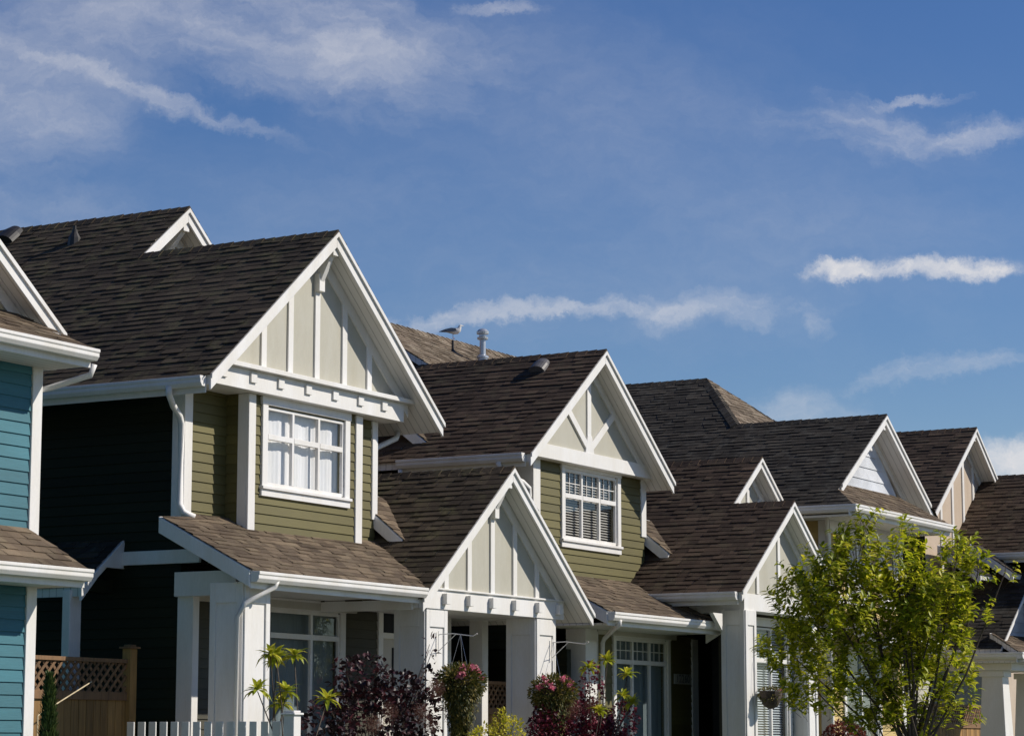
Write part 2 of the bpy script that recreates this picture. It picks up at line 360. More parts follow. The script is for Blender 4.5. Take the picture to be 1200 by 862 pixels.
def window(parent, y, x0, x1, z0, z1, cols=3, rail=None, cas=.10, fill='curtain', grid=False, sill=True, vx=None, head=True, label=None):
    """x0..z1 is the clear opening; everything in front of / behind wall plane y"""
    f = M()
    f.box(x0 - cas, x0, y - .045, y + .05, z0 - .02, z1 + .02); f.box(x1, x1 + cas, y - .045, y + .05, z0 - .02, z1 + .02)
    f.box(x0 - cas - .015, x1 + cas + .015, y - .052, y + .05, z1 + .02, z1 + .02 + cas * .95)
    w = f.build('window', W, parent, .004)
    if label: w['label'] = label
    if head:
        h = M(); h.box(x0 - cas - .03, x1 + cas + .03, y - .075, y - .0, z1 + .02 + cas * .95, z1 + .05 + cas * .95); h.build('head_trim', W, w)
    s = M(); s.box(x0 - cas - .02, x1 + cas + .02, y - .075, y + .05, z0 - .06, z0 - .02)
    if sill: s.box(x0 - cas - .01, x1 + cas + .01, y - .045, y + .01, z0 - .15, z0 - .06)
    s.build('sill', W, w, .004)
    b = M(); q = .035
    b.box(x0, x0 + q, y - .015, y + .03, z0, z1); b.box(x1 - q, x1, y - .015, y + .03, z0, z1)
    b.box(x0 + q, x1 - q, y - .015, y + .03, z0 - .02, z0 + q); b.box(x0 + q, x1 - q, y - .015, y + .03, z1 - q, z1 + .02)
    vx = vx or [x0 + (x1 - x0) * i / cols for i in range(1, cols)]
    for v in vx: b.box(v - .024, v + .024, y - .02, y + .028, z0 + q, z1 - q)
    zr = None
    if rail:
        zr = z0 + (z1 - z0) * rail; ex = [x0 + q] + [v for v in vx] + [x1 - q]
        for i in range(len(ex) - 1):
            a = ex[i] + (0 if i == 0 else .024); c = ex[i + 1] - (0 if i == len(ex) - 2 else .024)
            b.box(a, c, y - .024, y + .026, zr - .035, zr + .035)
    b.build('sash', W, w, .003)
    if grid:
        g = M(); ex = [x0 + q] + list(vx) + [x1 - q]; za, zb = (zr + .035 if zr else z0 + q), z1 - q
        for i in range(len(ex) - 1):
            a, c = ex[i], ex[i + 1]
            for k in (1, 2): g.box(a + (c - a) * k / 3 - .006, a + (c - a) * k / 3 + .006, y + .004, y + .014, za, zb)
            g.box(a, c, y + .0035, y + .0145, (za + zb) / 2 - .006, (za + zb) / 2 + .006)
        g.build('muntin', W, w)
    p = M(); p.add([(x0 + .01, y + .018, z0), (x1 - .01, y + .018, z0), (x1 - .01, y + .018, z1), (x0 + .01, y + .018, z1)], [(0, 1, 2, 3)])
    p.build('pane', GLS if fill in ('curtain', 'blind') else GLS2, w, recalc=False)
    c = M()
    if fill in ('curtain', 'sheer'):
        n = 90; X = [x0 - .02 + (x1 - x0 + .04) * i / n for i in range(n + 1)]
        Y = [y + .10 + .010 * math.sin(i * .55 + 1.3 * math.sin(i * .21)) + .003 * math.sin(i * 1.7) for i in range(n + 1)]
        k = [(X[i], Y[i], z) for z in (z0 - .02, z1 + .02) for i in range(n + 1)]
        c.add(k, [(i, i + 1, n + 2 + i, n + 1 + i) for i in range(n)])
        c.build('curtain', CUR if fill == 'curtain' else CUR2, w, smooth=True)
    elif fill in ('blind', 'paleblind'):
        zz = z0
        while zz < z1:
            c.add([(x0, y + .085, zz), (x1, y + .085, zz), (x1, y + .118, zz + .026), (x0, y + .118, zz + .026)], [(0, 1, 2, 3)]); zz += .042
        c.build('blind', painted_cache('slat_white', (.55, .55, .53)) if fill == 'blind' else CUR, w)
    r = M(); r.box(x0 - .1, x1 + .1, y + .7, y + .72, z0 - .1, z1 + .1); r.box(x0 - .12, x0 - .10, y + .13, y + .7, z0 - .1, z1 + .1); r.box(x1 + .10, x1 + .12, y + .13, y + .7, z0 - .1, z1 + .1)
    r.box(x0 - .1, x1 + .1, y + .13, y + .7, z0 - .12, z0 - .1); r.box(x0 - .1, x1 + .1, y + .13, y + .7, z1 + .1, z1 + .12)
    r.build('interior', ROOM, w)
    return w
_pc = {}
def painted_cache(n, c):
    if n not in _pc: _pc[n] = painted(n, c, .5, .05)
    return _pc[n]
def cornerboard(parent, x, y, z0, z1, w=.15, side=-1, wy=.15, t=.035):
    """L of two boards wrapping an outside corner at (x, y): side -1 = left corner"""
    m = M()
    if side < 0: m.box(x - t, x + w, y - t, y - .001, z0, z1); m.box(x - t, x - .001, y + .0, y + wy, z0, z1)
    else: m.box(x - w, x + t, y - t, y - .001, z0, z1); m.box(x + .001, x + t, y + .0, y + wy, z0, z1)
    return m.build('corner_board', W, parent, .004)
def column(parent, x0, x1, y0, y1, z0, z1, panel=True, taper=0):
    m = M(); cx, cy = (x0 + x1) / 2, (y0 + y1) / 2
    if taper:
        a = [(x0 - taper, y0 - taper, z0), (x1 + taper, y0 - taper, z0), (x1 + taper, y1 + taper, z0), (x0 - taper, y1 + taper, z0)]
        b = [(x0, y0, z1), (x1, y0, z1), (x1, y1, z1), (x0, y1, z1)]
        m.add(a + b, [(3, 2, 1, 0), (4, 5, 6, 7), (0, 1, 5, 4), (1, 2, 6, 5), (2, 3, 7, 6), (3, 0, 4, 7)])
        m.box(x0 - .05, x1 + .05, y0 - .05, y1 + .05, z1 - .12, z1 - .002)
        return m.build('column', W, parent, .005)
    m.box(x0, x1, y0, y1, z0, z1)
    c = m.build('column', W, parent, .005)
    if panel:
        t = .022; w = .085; p = M(); za, zb = z0 + .25, z1 - .24
        for (u0, u1, f) in ((x0, x1, 'f'), (y0, y1, 's'), (y0, y1, 'r')):
            def bx(a, b, c_, d):
                if f == 'f': p.box(a, b, y0 - t, y0 - .0005, c_, d)
                elif f == 's': p.box(x0 - t, x0 - .0005, a, b, c_, d)
                else: p.box(x1 + .0005, x1 + t, a, b, c_, d)
            bx(u0, u0 + w, z0, z1); bx(u1 - w, u1, z0, z1); bx(u0 + w, u1 - w, z0, za); bx(u0 + w, u1 - w, zb, z1)
        p.build('column_trim', W, c, .003)
    return c
def downspout(parent, pts, r=.04):
    m = M(); m.tube(pts, r, 8); o = m.build('downspout', W, parent, smooth=True)
    return o
def knee(parent, x, z, y0, yp, s=1.0):
    m = M(); m.box(x - .06 * s, x + .06 * s, y0 + .03, yp, z - .16 * s, z - .02 * s)
    m.beam((x, y0 + .12, z - .12 * s), (x, yp - .03, z - .48 * s), .09 * s, .11 * s); m.box(x - .065 * s, x + .065 * s, yp - .09, yp - .001, z - .62 * s, z - .38 * s)
    return m.build('knee_bracket', W, parent, .004)
def battens(parent, xs, w, yp, z0, top, t=.026):
    for x in xs:
        m = M(); a, b = x - w / 2, x + w / 2
        m.prism([(a, z0), (b, z0), (b, top(b)), (a, top(a))], 'y', yp - t, yp + .003); m.build('batten', W, parent, .003)
def slab(parent, name, mat, x0, x1, y0, y1, z0, z1, bev=.004):
    return M().box(x0, x1, y0, y1, z0, z1).build(name, mat, parent, bev)
# ================================================================== HOUSE 1, olive (main gable + porch wing)
m1 = .8145
h1 = thing('olive_house', (25, 17.2, GZ), 'olive house with a broad white battened gable over a white-curtained six-pane window', 'house')
gable(h1, 27.2, 8.27, 24.45, 29.95, m1, 18.0, 21.25, SHM, 11)
gable(h1, 28.26, 9.135, 24.45, 32.1, m1, 21.25, 31, SHM, 12)
knee(h1, 28.26, 8.98, 21.25, 21.75, 1.1)
M().prism([(25.2, 6.5), (31.4, 6.5), (28.26, 8.98)], 'y', 21.62, 21.72).build('gable_panel', BEI, h1)
frieze(h1, 28.26, 9.135, 24.9, 31.7, m1, 21.62)
def top1(x): return 8.27 - m1 * abs(x - 27.2) - .30
M().prism([(24.75, 6.27), (29.65, 6.27), (27.2, 8.12)], 'y', 18.33, 18.45).build('gable_panel', BEI, h1)
battens(h1, (26.0, 26.6, 27.22, 27.88, 28.5), .115, 18.33, 6.31, top1)
frieze(h1, 27.2, 8.27, 24.85, 29.5, m1, 18.33, w=.19)
knee(h1, 27.22, 8.12, 18.0, 18.33)
slab(h1, 'belly_ledge', W, 24.78, 29.62, 18.19, 18.34, 6.25, 6.31)
b1 = slab(h1, 'belly_beam', W, 24.9, 29.35, 18.28, 18.78, 5.99, 6.249)
for x in (25.08, 25.72, 26.33, 26.96, 27.6, 28.22, 28.82): slab(h1, 'dentil_block', W, x - .065, x + .065, 18.252, 18.282, 6.09, 6.215, .003)
# bay with the upper window
siding(h1, OLI, 25.88, 18.45, 1, 0, 2.60, 4.1, 5.99, 0, -1, [(26.26 - 25.88, 28.07 - 25.88, 4.85, 5.86)], name='bay_wall', seed=2)
siding(h1, OLI, 25.88, 18.79, 0, -1, .33, 4.1, 5.99, -1, 0, name='bay_wall', backer=False)
M().box(28.36, 28.48, 18.57, 18.79, 4.1, 5.99).build('bay_wall', OLI, h1)
cornerboard(h1, 25.88, 18.45, 4.2, 5.985, .12, -1, .14)
cornerboard(h1, 28.48, 18.45, 4.15, 5.985, .13, 1, .12)
window(h1, 18.45, 26.26, 28.07, 4.85, 5.86, 3, .62, .12, 'curtain')
# recessed walls either side, side walls
siding(h1, OLI, 25.0, 18.8, 1, 0, .95, 4.2, 6.2, 0, -1, name='wall', seed=3)
siding(h1, OLI, 28.40, 18.6, 1, 0, .70, 4.0, 5.99, 0, -1, name='wall', seed=4)
cornerboard(h1, 25.0, 18.8, 4.3, 6.15, .13, -1, .16)
cornerboard(h1, 29.10, 18.6, 4.62, 5.985, .10, 1, .12)
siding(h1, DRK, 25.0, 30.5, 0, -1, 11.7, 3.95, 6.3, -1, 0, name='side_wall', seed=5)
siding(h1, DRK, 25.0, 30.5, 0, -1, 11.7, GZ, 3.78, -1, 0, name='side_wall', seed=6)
slab(h1, 'belt_board', W, 24.955, 25.0, 18.5, 19.85, 3.78, 3.95)
siding(h1, DRK, 29.1, 18.62, 0, 1, 3, 3.5, 6.2, 1, 0, name='side_wall', seed=7)
siding(h1, DRK, 31.6, 21.7, 0, 1, 8.8, GZ, 6.3, 1, 0, name='side_wall', seed=8)
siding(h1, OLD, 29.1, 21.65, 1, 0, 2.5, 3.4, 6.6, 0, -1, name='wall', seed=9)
siding(h1, DRK, 25, 30.5, 1, 0, 6.6, GZ, 6.3, 0, 1, name='wall', seed=10)
gutter_y(h1, 24.44, 18.06, 31, 6.0)
downspout(h1, [(24.34, 18.55, 5.90), (24.36, 18.56, 5.80), (24.60, 18.68, 5.70), (24.82, 18.74, 5.60), (24.86, 18.74, 5.5), (24.86, 18.74, 4.50), (24.88, 18.70, 4.40), (24.98, 18.60, 4.34)], .042)
downspout(h1, [(29.9, 18.72, 5.93), (29.85, 18.72, 5.84), (29.35, 18.72, 5.66), (29.17, 18.72, 5.58), (29.16, 18.72, 4.75)], .04)
# lower shed roof, gutter, porch posts
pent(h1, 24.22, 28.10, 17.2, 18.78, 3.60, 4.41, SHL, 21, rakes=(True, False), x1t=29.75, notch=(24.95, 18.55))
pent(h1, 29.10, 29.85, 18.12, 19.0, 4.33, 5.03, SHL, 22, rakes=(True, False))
slab(h1, 'eave_fascia', W, 28.0, 28.045, 17.3, 18.76, 3.31, 3.50)
g1 = gutter_x(h1, 24.22, 28.06, 17.2, 3.585)
slab(h1, 'porch_ceiling', SOF, 24.86, 28.66, 17.5, 18.78, 3.46, 3.48); slab(h1, 'porch_ceiling', SOF, 24.30, 28.06, 17.22, 17.5, 3.455, 3.475)
slab(h1, 'porch_beam', painted_cache('taupe_trim', (.55, .53, .47)), 25.2, 28.9, 18.73, 18.8, 3.33, 3.455); slab(h1, 'porch_beam', W, 24.84, 24.99, 17.86, 18.79, 3.36, 3.66)
column(h1, 24.34, 24.86, 17.38, 17.86, GZ, 3.47)
slab(h1, 'pilaster', W, 24.93, 25.06, 18.56, 18.80, GZ, 3.40)
downspout(h1, [(24.66, 17.12, 3.5), (24.64, 17.14, 3.42), (24.5, 17.24, 3.33), (24.30, 17.33, 3.22), (24.27, 17.42, 3.05), (24.27, 17.42, GZ)], .032)
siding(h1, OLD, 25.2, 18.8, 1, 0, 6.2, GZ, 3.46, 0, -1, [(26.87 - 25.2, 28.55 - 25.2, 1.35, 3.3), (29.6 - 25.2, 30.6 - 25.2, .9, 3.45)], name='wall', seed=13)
window(h1, 18.8, 26.87, 28.55, 1.35, 3.3, rail=.83, cas=.11, fill='sheer', vx=[27.87])
d = M(); d.box(29.5, 29.62, 18.76, 18.86, .9, 3.46); d.box(30.58, 30.7, 18.76, 18.86, .9, 3.46); d.box(29.62, 30.58, 18.77, 18.85, 3.02, 3.10)
df = d.build('door_frame', W, h1, .003)
d = M(); d.box(29.62, 30.58, 18.83, 18.88, .9, 3.02); dr = d.build('door', DOORM, df)
d = M(); d.box(29.95, 30.25, 18.815, 18.829, 1.8, 2.9); d.build('door_pane', ROOM, dr)
M().box(29.62, 30.58, 18.84, 18.86, 3.1, 3.46).build('transom', ROOM, df)
M().lathe(30.5, 18.80, [(.01, 1.9), (.03, 1.91), (.03, 1.96), (.01, 1.97)], 10).build('handle', GAL, dr)
cornerboard(h1, 31.44, 18.8, GZ, 3.42, .12, 1, .2)
siding(h1, OLD, 31.44, 18.9, 0, 1, 3, GZ, 3.4, 1, 0, name='side_wall', seed=14)
# porch wing
W1 = dict(xr=30.45, zr=5.39, xl=28.04, xe=32.86, m=.80)
gable(h1, 30.45, 5.39, 28.04, 32.86, .80, 17.15, 23.4, SHM, 15, rake=.19)
M().prism([(28.5, 3.6), (32.4, 3.6), (30.45, 5.24)], 'y', 17.48, 17.58).build('gable_panel', BEI, h1)
battens(h1, (29.15, 29.77, 30.41, 31.05, 31.7), .11, 17.48, 3.63, lambda x: 5.39 - .8 * abs(x - 30.45) - .28)
frieze(h1, 30.45, 5.39, 28.4, 32.5, .80, 17.48, w=.17)
knee(h1, 30.42, 5.25, 17.15, 17.48, .9)
slab(h1, 'porch_beam', W, 28.56, 32.52, 17.46, 17.98, 3.36, 3.62)
slab(h1, 'porch_beam', W, 28.60, 28.98, 17.98, 18.79, 3.36, 3.6); slab(h1, 'porch_beam', W, 31.98, 32.3, 17.98, 21.5, 3.36, 3.6)
slab(h1, 'beam_ledge', W, 28.5, 32.55, 17.43, 17.482, 3.62, 3.645)
for x in (29.09, 29.72, 30.35, 31.0, 31.68, 32.3): slab(h1, 'dentil_block', W, x - .05, x + .05, 17.385, 17.462, 3.43, 3.575, .003)
slab(h1, 'porch_ceiling', SOF, 28.6, 32.3, 17.6, 21.6, 3.375, 3.40)
column(h1, 28.67, 29.22, 17.5, 17.98, GZ, 3.36); column(h1, 31.73, 32.3, 17.5, 17.98, GZ, 3.36)
slab(h1, 'porch_post', W, 32.12, 32.3, 18.62, 18.84, GZ, 3.37); slab(h1, 'porch_post', W, 32.0, 32.3, 21.3, 21.6, GZ, 3.37)
slab(h1, 'porch_floor', plain('porch_deck', (.22, .21, .2)), 24.3, 32.35, 17.3, 21.6, GZ - .3, .9)
st = M(); 
for i in range(3): st.box(29.5, 31.5, 17.0 - .3 * i, 17.3 - .3 * i, GZ - .35, .78 - .17 * i + .0)
st.build('porch_steps', plain('step_concrete', (.33, .32, .3)), h1)
# small plant bracket arms on the porch columns
for x0, zz in ((28.95, 3.02), (32.15, 3.02)):
    a = M(); a.tube([(x0 + .02, 17.47, zz), (x0 + .02, 17.25, zz + .01), (x0 + .02, 16.93, zz - .03), (x0 + .02, 16.87, zz + .0)], .007, 6)
    a.tube([(x0 + .02, 17.47, zz - .22), (x0 + .02, 17.2, zz - .0)], .005, 6); a.box(x0 + .01, x0 + .03, 17.465, 17.475, zz - .26, zz + .05)
    a.build('basket_arm', W, h1)
# lean-to over the side door
pr = M(); pr.add([(24.2, 19.73, 3.47), (25.0, 19.73, 4.10), (25.0, 20.9, 4.10), (24.2, 20.9, 3.47), (24.2, 19.73, 3.36), (25.0, 19.73, 3.97), (25.0, 20.9, 3.97), (24.2, 20.9, 3.36)],
                 [(0, 1, 2, 3), (4, 7, 6, 5), (0, 4, 5, 1), (1, 5, 6, 2), (2, 6, 7, 3), (3, 7, 4, 0)])
lt = pr.build('side_roof', SOF, h1)
shingles('shingles', lt, SHK, (24.18, 19.72, 3.475), (0, 1, 0), (.8, 0, .63), [(0, 0), (1.18, 0), (1.18, 1.03), (0, 1.03)], seed=31)  # black shingles carry the shade on this small roof in their colour
r = M(); r.prism([(24.17, 3.46), (25.0, 4.11), (25.0, 3.74), (24.62, 3.74), (24.17, 3.30)], 'y', 19.69, 19.728); r.build('rake_board', W, lt, .003)
slab(h1, 'side_beam', DRK, 24.25, 24.99, 19.86, 20.05, 3.44, 3.60); column(h1, 24.16, 24.38, 19.86, 19.98, GZ, 3.44, False)
def hoodvent(parent, mat, x, y, z, m, s=1.0):
    """low rounded vent hood lying on a slope that falls to -x"""
    n = 10; k = M(); c = math.sqrt(1 + m * m); ux, uz = 1 / c, m / c; nx, nz = -m / c, 1 / c
    for i, (t, r) in enumerate(((-.0, .20), (.0001, .20), (.25, .20), (.42, .15), (.5, .04))):
        for j in range(n + 1):
            a = math.pi * j / n; yy = r * math.cos(a) * s; h = (r * .75 * math.sin(a) + .02) * s
            k.v.append((x + (t * ux + 0) * s + nx * h, y + yy, z + t * uz * s + nz * h))
    for i in range(4):
        for j in range(n): q = i * (n + 1) + j; k.f.append((q, q + 1, q + n + 2, q + n + 1))
    k.f.append(tuple(range(n + 1))); k.v += [(x - .04 * ux, y - .21 * s, z - .08 * uz + .03), (x - .04 * ux, y + .21 * s, z - .08 * uz + .03), (x + .3 * ux * s, y + .21 * s, z + .3 * uz * s + .03), (x + .3 * ux * s, y - .21 * s, z + .3 * uz * s + .03)]
    q = len(k.v) - 4; k.f.append((q, q + 1, q + 2, q + 3))
    return k.build('roof_vent', mat, parent)
hoodvent(h1, BLK, 27.9, 24.35, 8.86, m1, .85)
pv = M(); pv.tube([(27.75, 22.9, 8.55), (27.75, 22.9, 8.96)], .028, 8); pv.lathe(27.75, 22.9, [(.11, 8.62), (.09, 8.78), (.045, 8.86), (.04, 8.9)], 10); pv.build('vent_pipe', BLK, h1)
# ================================================================== HOUSE 2, olive (main gable + big wing)
m2 = .76
h2 = thing('olive_house', (33.8, 17.2, GZ), 'olive house with a white Y-shaped truss in its gable and a grey number plaque', 'house')
gable(h2, 34.95, 7.73, 32.49, 37.41, m2, 18.0, 24.5, SHB, 41, rake=.20)
M().prism([(33.0, 6.1), (36.95, 6.1), (34.95, 7.62)], 'y', 18.33, 18.43).build('gable_panel', BEI, h2)
tz = lambda x: 7.73 - m2 * abs(x - 34.95) - .28
battens(h2, (34.97,), .13, 18.33, 6.3, tz)
for xe in (34.14, 35.84):
    b = M(); b.beam((34.97, 18.315, 6.16), (xe, 18.315, 6.78 + .05), .034, .12); b.build('truss_brace', W, h2, .003)
M().prism([(34.82, 6.1), (35.12, 6.1), (35.04, 6.4), (34.90, 6.4)], 'y', 18.295, 18.34).build('truss_block', W, h2, .003)
frieze(h2, 34.95, 7.73, 32.9, 37.0, m2, 18.33, w=.17)
slab(h2, 'belly_beam', W, 33.05, 37.35, 18.29, 18.62, 5.90, 6.12)
siding(h2, OLI, 33.45, 18.5, 1, 0, 3.82, 4.0, 5.9, 0, -1, [(34.44 - 33.45, 36.25 - 33.45, 4.75, 5.83)], name='wall', seed=42)
window(h2, 18.5, 34.44, 36.25, 4.75, 5.83, 3, .62, .11, 'blind', grid=True, head=False)
cornerboard(h2, 33.45, 18.5, 3.9, 5.9, .19, -1, .35); cornerboard(h2, 37.27, 18.5, 4.95, 5.9, .14, 1, .14)
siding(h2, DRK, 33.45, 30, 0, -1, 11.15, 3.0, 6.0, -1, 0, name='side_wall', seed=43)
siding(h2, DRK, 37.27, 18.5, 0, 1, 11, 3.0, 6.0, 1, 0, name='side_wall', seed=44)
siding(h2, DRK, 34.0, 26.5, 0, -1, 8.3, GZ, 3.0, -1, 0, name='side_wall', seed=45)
siding(h2, DRK, 33.45, 30, 1, 0, 6, GZ, 6.3, 0, 1, name='wall', seed=46)
gutter_y(h2, 32.48, 18.08, 20.3, 5.86)
downspout(h2, [(32.39, 18.5, 5.74), (32.42, 18.5, 5.66), (32.7, 18.46, 5.55), (33.05, 18.46, 5.50), (33.26, 18.46, 5.42), (33.28, 18.46, 5.2), (33.28, 18.46, 3.9)], .042)
downspout(h2, [(32.40, 20.24, 5.72), (32.42, 20.24, 5.5), (32.6, 20.3, 5.2), (33.2, 20.3, 5.0), (33.35, 20.3, 4.0)], .035)
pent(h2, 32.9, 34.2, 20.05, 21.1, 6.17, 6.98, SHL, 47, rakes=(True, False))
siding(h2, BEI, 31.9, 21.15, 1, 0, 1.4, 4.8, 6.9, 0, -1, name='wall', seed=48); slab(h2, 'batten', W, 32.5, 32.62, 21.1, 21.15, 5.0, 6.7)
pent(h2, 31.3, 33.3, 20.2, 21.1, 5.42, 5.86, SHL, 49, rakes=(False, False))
hoodvent(h2, plain('vent_grey', (.10, .095, .095), .5), 34.50, 19.0, 7.40, m2, .72)
# street-parallel roof behind, on which the gull sits
pent(h2, 34.97, 41.1, 21.0, 23.0, 7.58, 8.78, SHG, 50, x1t=41.0, rakes=(False, False))
bk = M(); bk.add([(34.97, 23.0, 8.77), (41.0, 23.0, 8.77), (41.1, 27.5, 6.1), (34.97, 27.5, 6.1)], [(0, 1, 2, 3)]); bk.prism([(21.05, 5), (27.4, 5), (27.4, 6.1), (23, 8.7), (21.05, 7.5)], 'x', 35.0, 35.1); bk.prism([(21.05, 5), (27.4, 5), (27.4, 6.1), (23, 8.7), (21.05, 7.5)], 'x', 40.8, 40.9); bk.build('roof', SHB, h2)
M().box(35.1, 40.8, 21.3, 27.3, 3.2, 6.0).build('rear_wall', DRK, h2)
k = M(); ridge_cap(k, (34.97, 23.0, 8.80), (41.0, 23.0, 8.80), (0, 1, 0), .6); k.build('ridge_cap', SHG, h2)
FX, FY = 37.78, 21.9; fz = 8.12
fl = M(); fl.lathe(FX, FY, [(.15, fz - .2), (.14, fz + .06), (.12, fz + .14), (.12, fz + .16), (.145, fz + .17), (.145, fz + .20), (.075, fz + .23), (.072, fz + .50), (.13, fz + .505), (.135, fz + .54), (.085, fz + .555), (.085, fz + .59), (.145, fz + .60), (.15, fz + .64), (.10, fz + .68), (.02, fz + .70)], 20)
fl.v = [(FX + (x - FX) * .74, FY + (y - FY) * .74, z) for x, y, z in fl.v]
fl.build('flue_pipe', GAL, h2, smooth=False)
vp = M(); vp.lathe(37.5, 22.35, [(.06, 8.36), (.045, 8.42), (.022, 8.44), (.022, 8.60), (.016, 8.605)], 10); vp.build('vent_pipe', BLK, h2)
# ground floor of house 2
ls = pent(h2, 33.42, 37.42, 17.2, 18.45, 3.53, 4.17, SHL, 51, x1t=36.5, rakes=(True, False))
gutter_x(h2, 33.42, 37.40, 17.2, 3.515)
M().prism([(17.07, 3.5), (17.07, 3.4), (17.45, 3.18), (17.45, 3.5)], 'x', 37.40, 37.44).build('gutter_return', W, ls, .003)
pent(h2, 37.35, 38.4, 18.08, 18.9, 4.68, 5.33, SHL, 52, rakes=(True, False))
slab(h2, 'porch_ceiling', SOF, 33.5, 37.4, 17.22, 18.5, 3.33, 3.36)
slab(h2, 'frieze_board', painted_cache('taupe_trim', (.55, .53, .47)), 34.9, 37.75, 18.14, 18.2, 3.26, 3.34)
siding(h2, OLI, 34.7, 18.2, 1, 0, 3.9, GZ, 3.335, 0, -1, [(35.58 - 34.7, 37.45 - 34.7, 1.2, 3.22)], name='wall', seed=53)
window(h2, 18.2, 35.58, 37.45, 1.2, 3.22, 3, .82, .10, 'sheer', grid=True, head=False)
siding(h2, DRK, 38.6, 18.22, 0, 1, 8, GZ, 3.4, 1, 0, name='side_wall', seed=54)
slab(h2, 'wing_ceiling', SOF, 33.5, 38.5, 18.3, 22, 3.37, 3.42)
slab(h2, 'corner_post', W, 34.42, 34.80, 18.1, 18.45, GZ, 3.33)
cornerboard(h2, 38.60, 18.2, GZ, 3.3, .2, 1, .3); slab(h2, 'corner_trim', W, 34.8, 34.92, 18.14, 18.2, GZ, 3.3)
downspout(h2, [(33.66, 17.12, 3.40), (33.68, 17.14, 3.33), (33.8, 17.3, 3.27), (34.85, 18.0, 3.18), (34.93, 18.07, 3.12), (34.93, 18.07, 2.95), (34.93, 18.07, GZ)], .036)
pq = M(); pq.box(37.68, 38.33, 18.155, 18.172, 2.54, 2.71); pq = pq.build('house_number_plaque', PLQ, h2, .003)
cu = bpy.data.curves.new('digits', 'FONT'); cu.body = '12260'; cu.size = .19; cu.extrude = .004; cu.align_x = 'CENTER'; cu.align_y = 'CENTER'; cu.space_character = 1.1
to = bpy.data.objects.new('t', cu); COL.objects.link(to); bpy.context.view_layer.update()
me = bpy.data.meshes.new_from_object(to.evaluated_get(bpy.context.evaluated_depsgraph_get())); bpy.data.objects.remove(to)
me.transform(Matrix.Translation((38.0, 18.150, 2.625)) @ Matrix.Rotation(math.pi / 2, 4, 'X')); me.materials.clear(); me.materials.append(PLT)
dg = bpy.data.objects.new('digits', me); COL.objects.link(dg); attach(dg, pq)
# wing of house 2: dormer gable nested behind a porch gable
m3 = .76
gable(h2, 38.63, 5.55, 36.49, 40.77, .74, 16.38, 17.5, SHB, 61, rake=.17)
zr3 = 3.966 + .74 * (39.88 - 36.49)
gable(h2, 39.88, zr3, 36.49, 43.2, .74, 17.5, 24, SHB, 62, rake=.17)
M().prism([(36.95, 3.96), (40.35, 3.96), (38.63, 5.40)], 'y', 16.68, 16.76).build('gable_panel', BEI, h2)
battens(h2, (37.75, 38.63, 39.5), .10, 16.68, 3.98, lambda x: 5.55 - .74 * abs(x - 38.63) - .27)
frieze(h2, 38.63, 5.55, 36.9, 40.4, .74, 16.68, w=.15)
M().prism([(37.3, 4.2), (42.4, 4.2), (39.88, zr3 - .13)], 'y', 17.78, 17.86).build('gable_panel', BEI, h2)
battens(h2, (39.88,), .10, 17.78, 5.2, lambda x: zr3 - .3)
for xe in (39.2, 40.6): M().beam((39.88, 17.77, 5.35), (xe, 17.77, 5.95), .03, .10).build('truss_brace', W, h2)
frieze(h2, 39.88, zr3, 37.2, 42.6, .74, 17.78, w=.16)
gutter_y(h2, 36.48, 16.44, 24, 3.95)
slab(h2, 'porch_beam', W, 37.2, 40.7, 16.66, 17.02, 3.70, 3.975); slab(h2, 'porch_beam', W, 37.2, 37.55, 17.02, 23, 3.66, 3.90)
column(h2, 37.18, 37.6, 16.65, 17.06, GZ, 3.70); column(h2, 40.36, 40.76, 16.9, 17.3, GZ, 3.70)
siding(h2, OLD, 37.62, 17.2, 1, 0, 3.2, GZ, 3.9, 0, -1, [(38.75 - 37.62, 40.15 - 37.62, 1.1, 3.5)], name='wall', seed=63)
window(h2, 17.2, 38.75, 40.15, 1.1, 3.5, 2, .77, .12, 'paleblind', sill=False)
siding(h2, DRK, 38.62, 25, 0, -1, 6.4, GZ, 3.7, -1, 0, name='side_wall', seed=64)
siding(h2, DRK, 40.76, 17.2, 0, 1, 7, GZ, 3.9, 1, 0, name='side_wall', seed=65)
t = M(); t.prism([(36.62, 3.64), (36.98, 3.64), (36.98, 3.36)], 'y', 16.95, 17.02); t.build('eave_bracket', W, h2)
# ================================================================== HOUSE 3, yellow with shingled gable
m4 = .65
h3 = thing('yellow_house', (41.3, 16.1, GZ), 'pale yellow house with a white shingled gable, standing behind the leafy street tree', 'house')
gable(h3, 43.5, 7.57, 40.6, 46.4, m4, 16.56, 19.65, SHK, 71, rake=.17, tips=(41.24, 45.76))
M().prism([(41.7, 5.95), (45.3, 5.95), (43.5, 7.42)], 'y', 16.95, 17.05).build('gable_panel', SHW, h3)
siding(h3, SHW, 41.7, 16.95, 1, 0, 3.6, 5.95, 7.4, 0, -1, e=.22, name='gable_shingles', clip=lambda z: ((z - 5.95) / .80, 3.6 - (z - 5.95) / .80) if z < 7.3 else None, backer=False)
frieze(h3, 43.5, 7.57, 41.6, 45.4, m4, 16.95, w=.15); knee(h3, 43.5, 7.43, 16.56, 16.95, .8)
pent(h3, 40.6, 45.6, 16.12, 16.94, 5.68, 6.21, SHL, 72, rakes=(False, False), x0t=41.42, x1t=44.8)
shingles('shingles', h3, SHK, (40.56, 16.1, 5.67), (0, 1, 0), (1, 0, m4), [(0, 0), (.46, 0), (.46, .58)], seed=79)
gutter_x(h3, 40.48, 45.62, 16.12, 5.665); gutter_y(h3, 40.6, 16.0, 22, 5.665)
slab(h3, 'soffit', SOF, 40.6, 41.6, 17.0, 22, 5.50, 5.53)
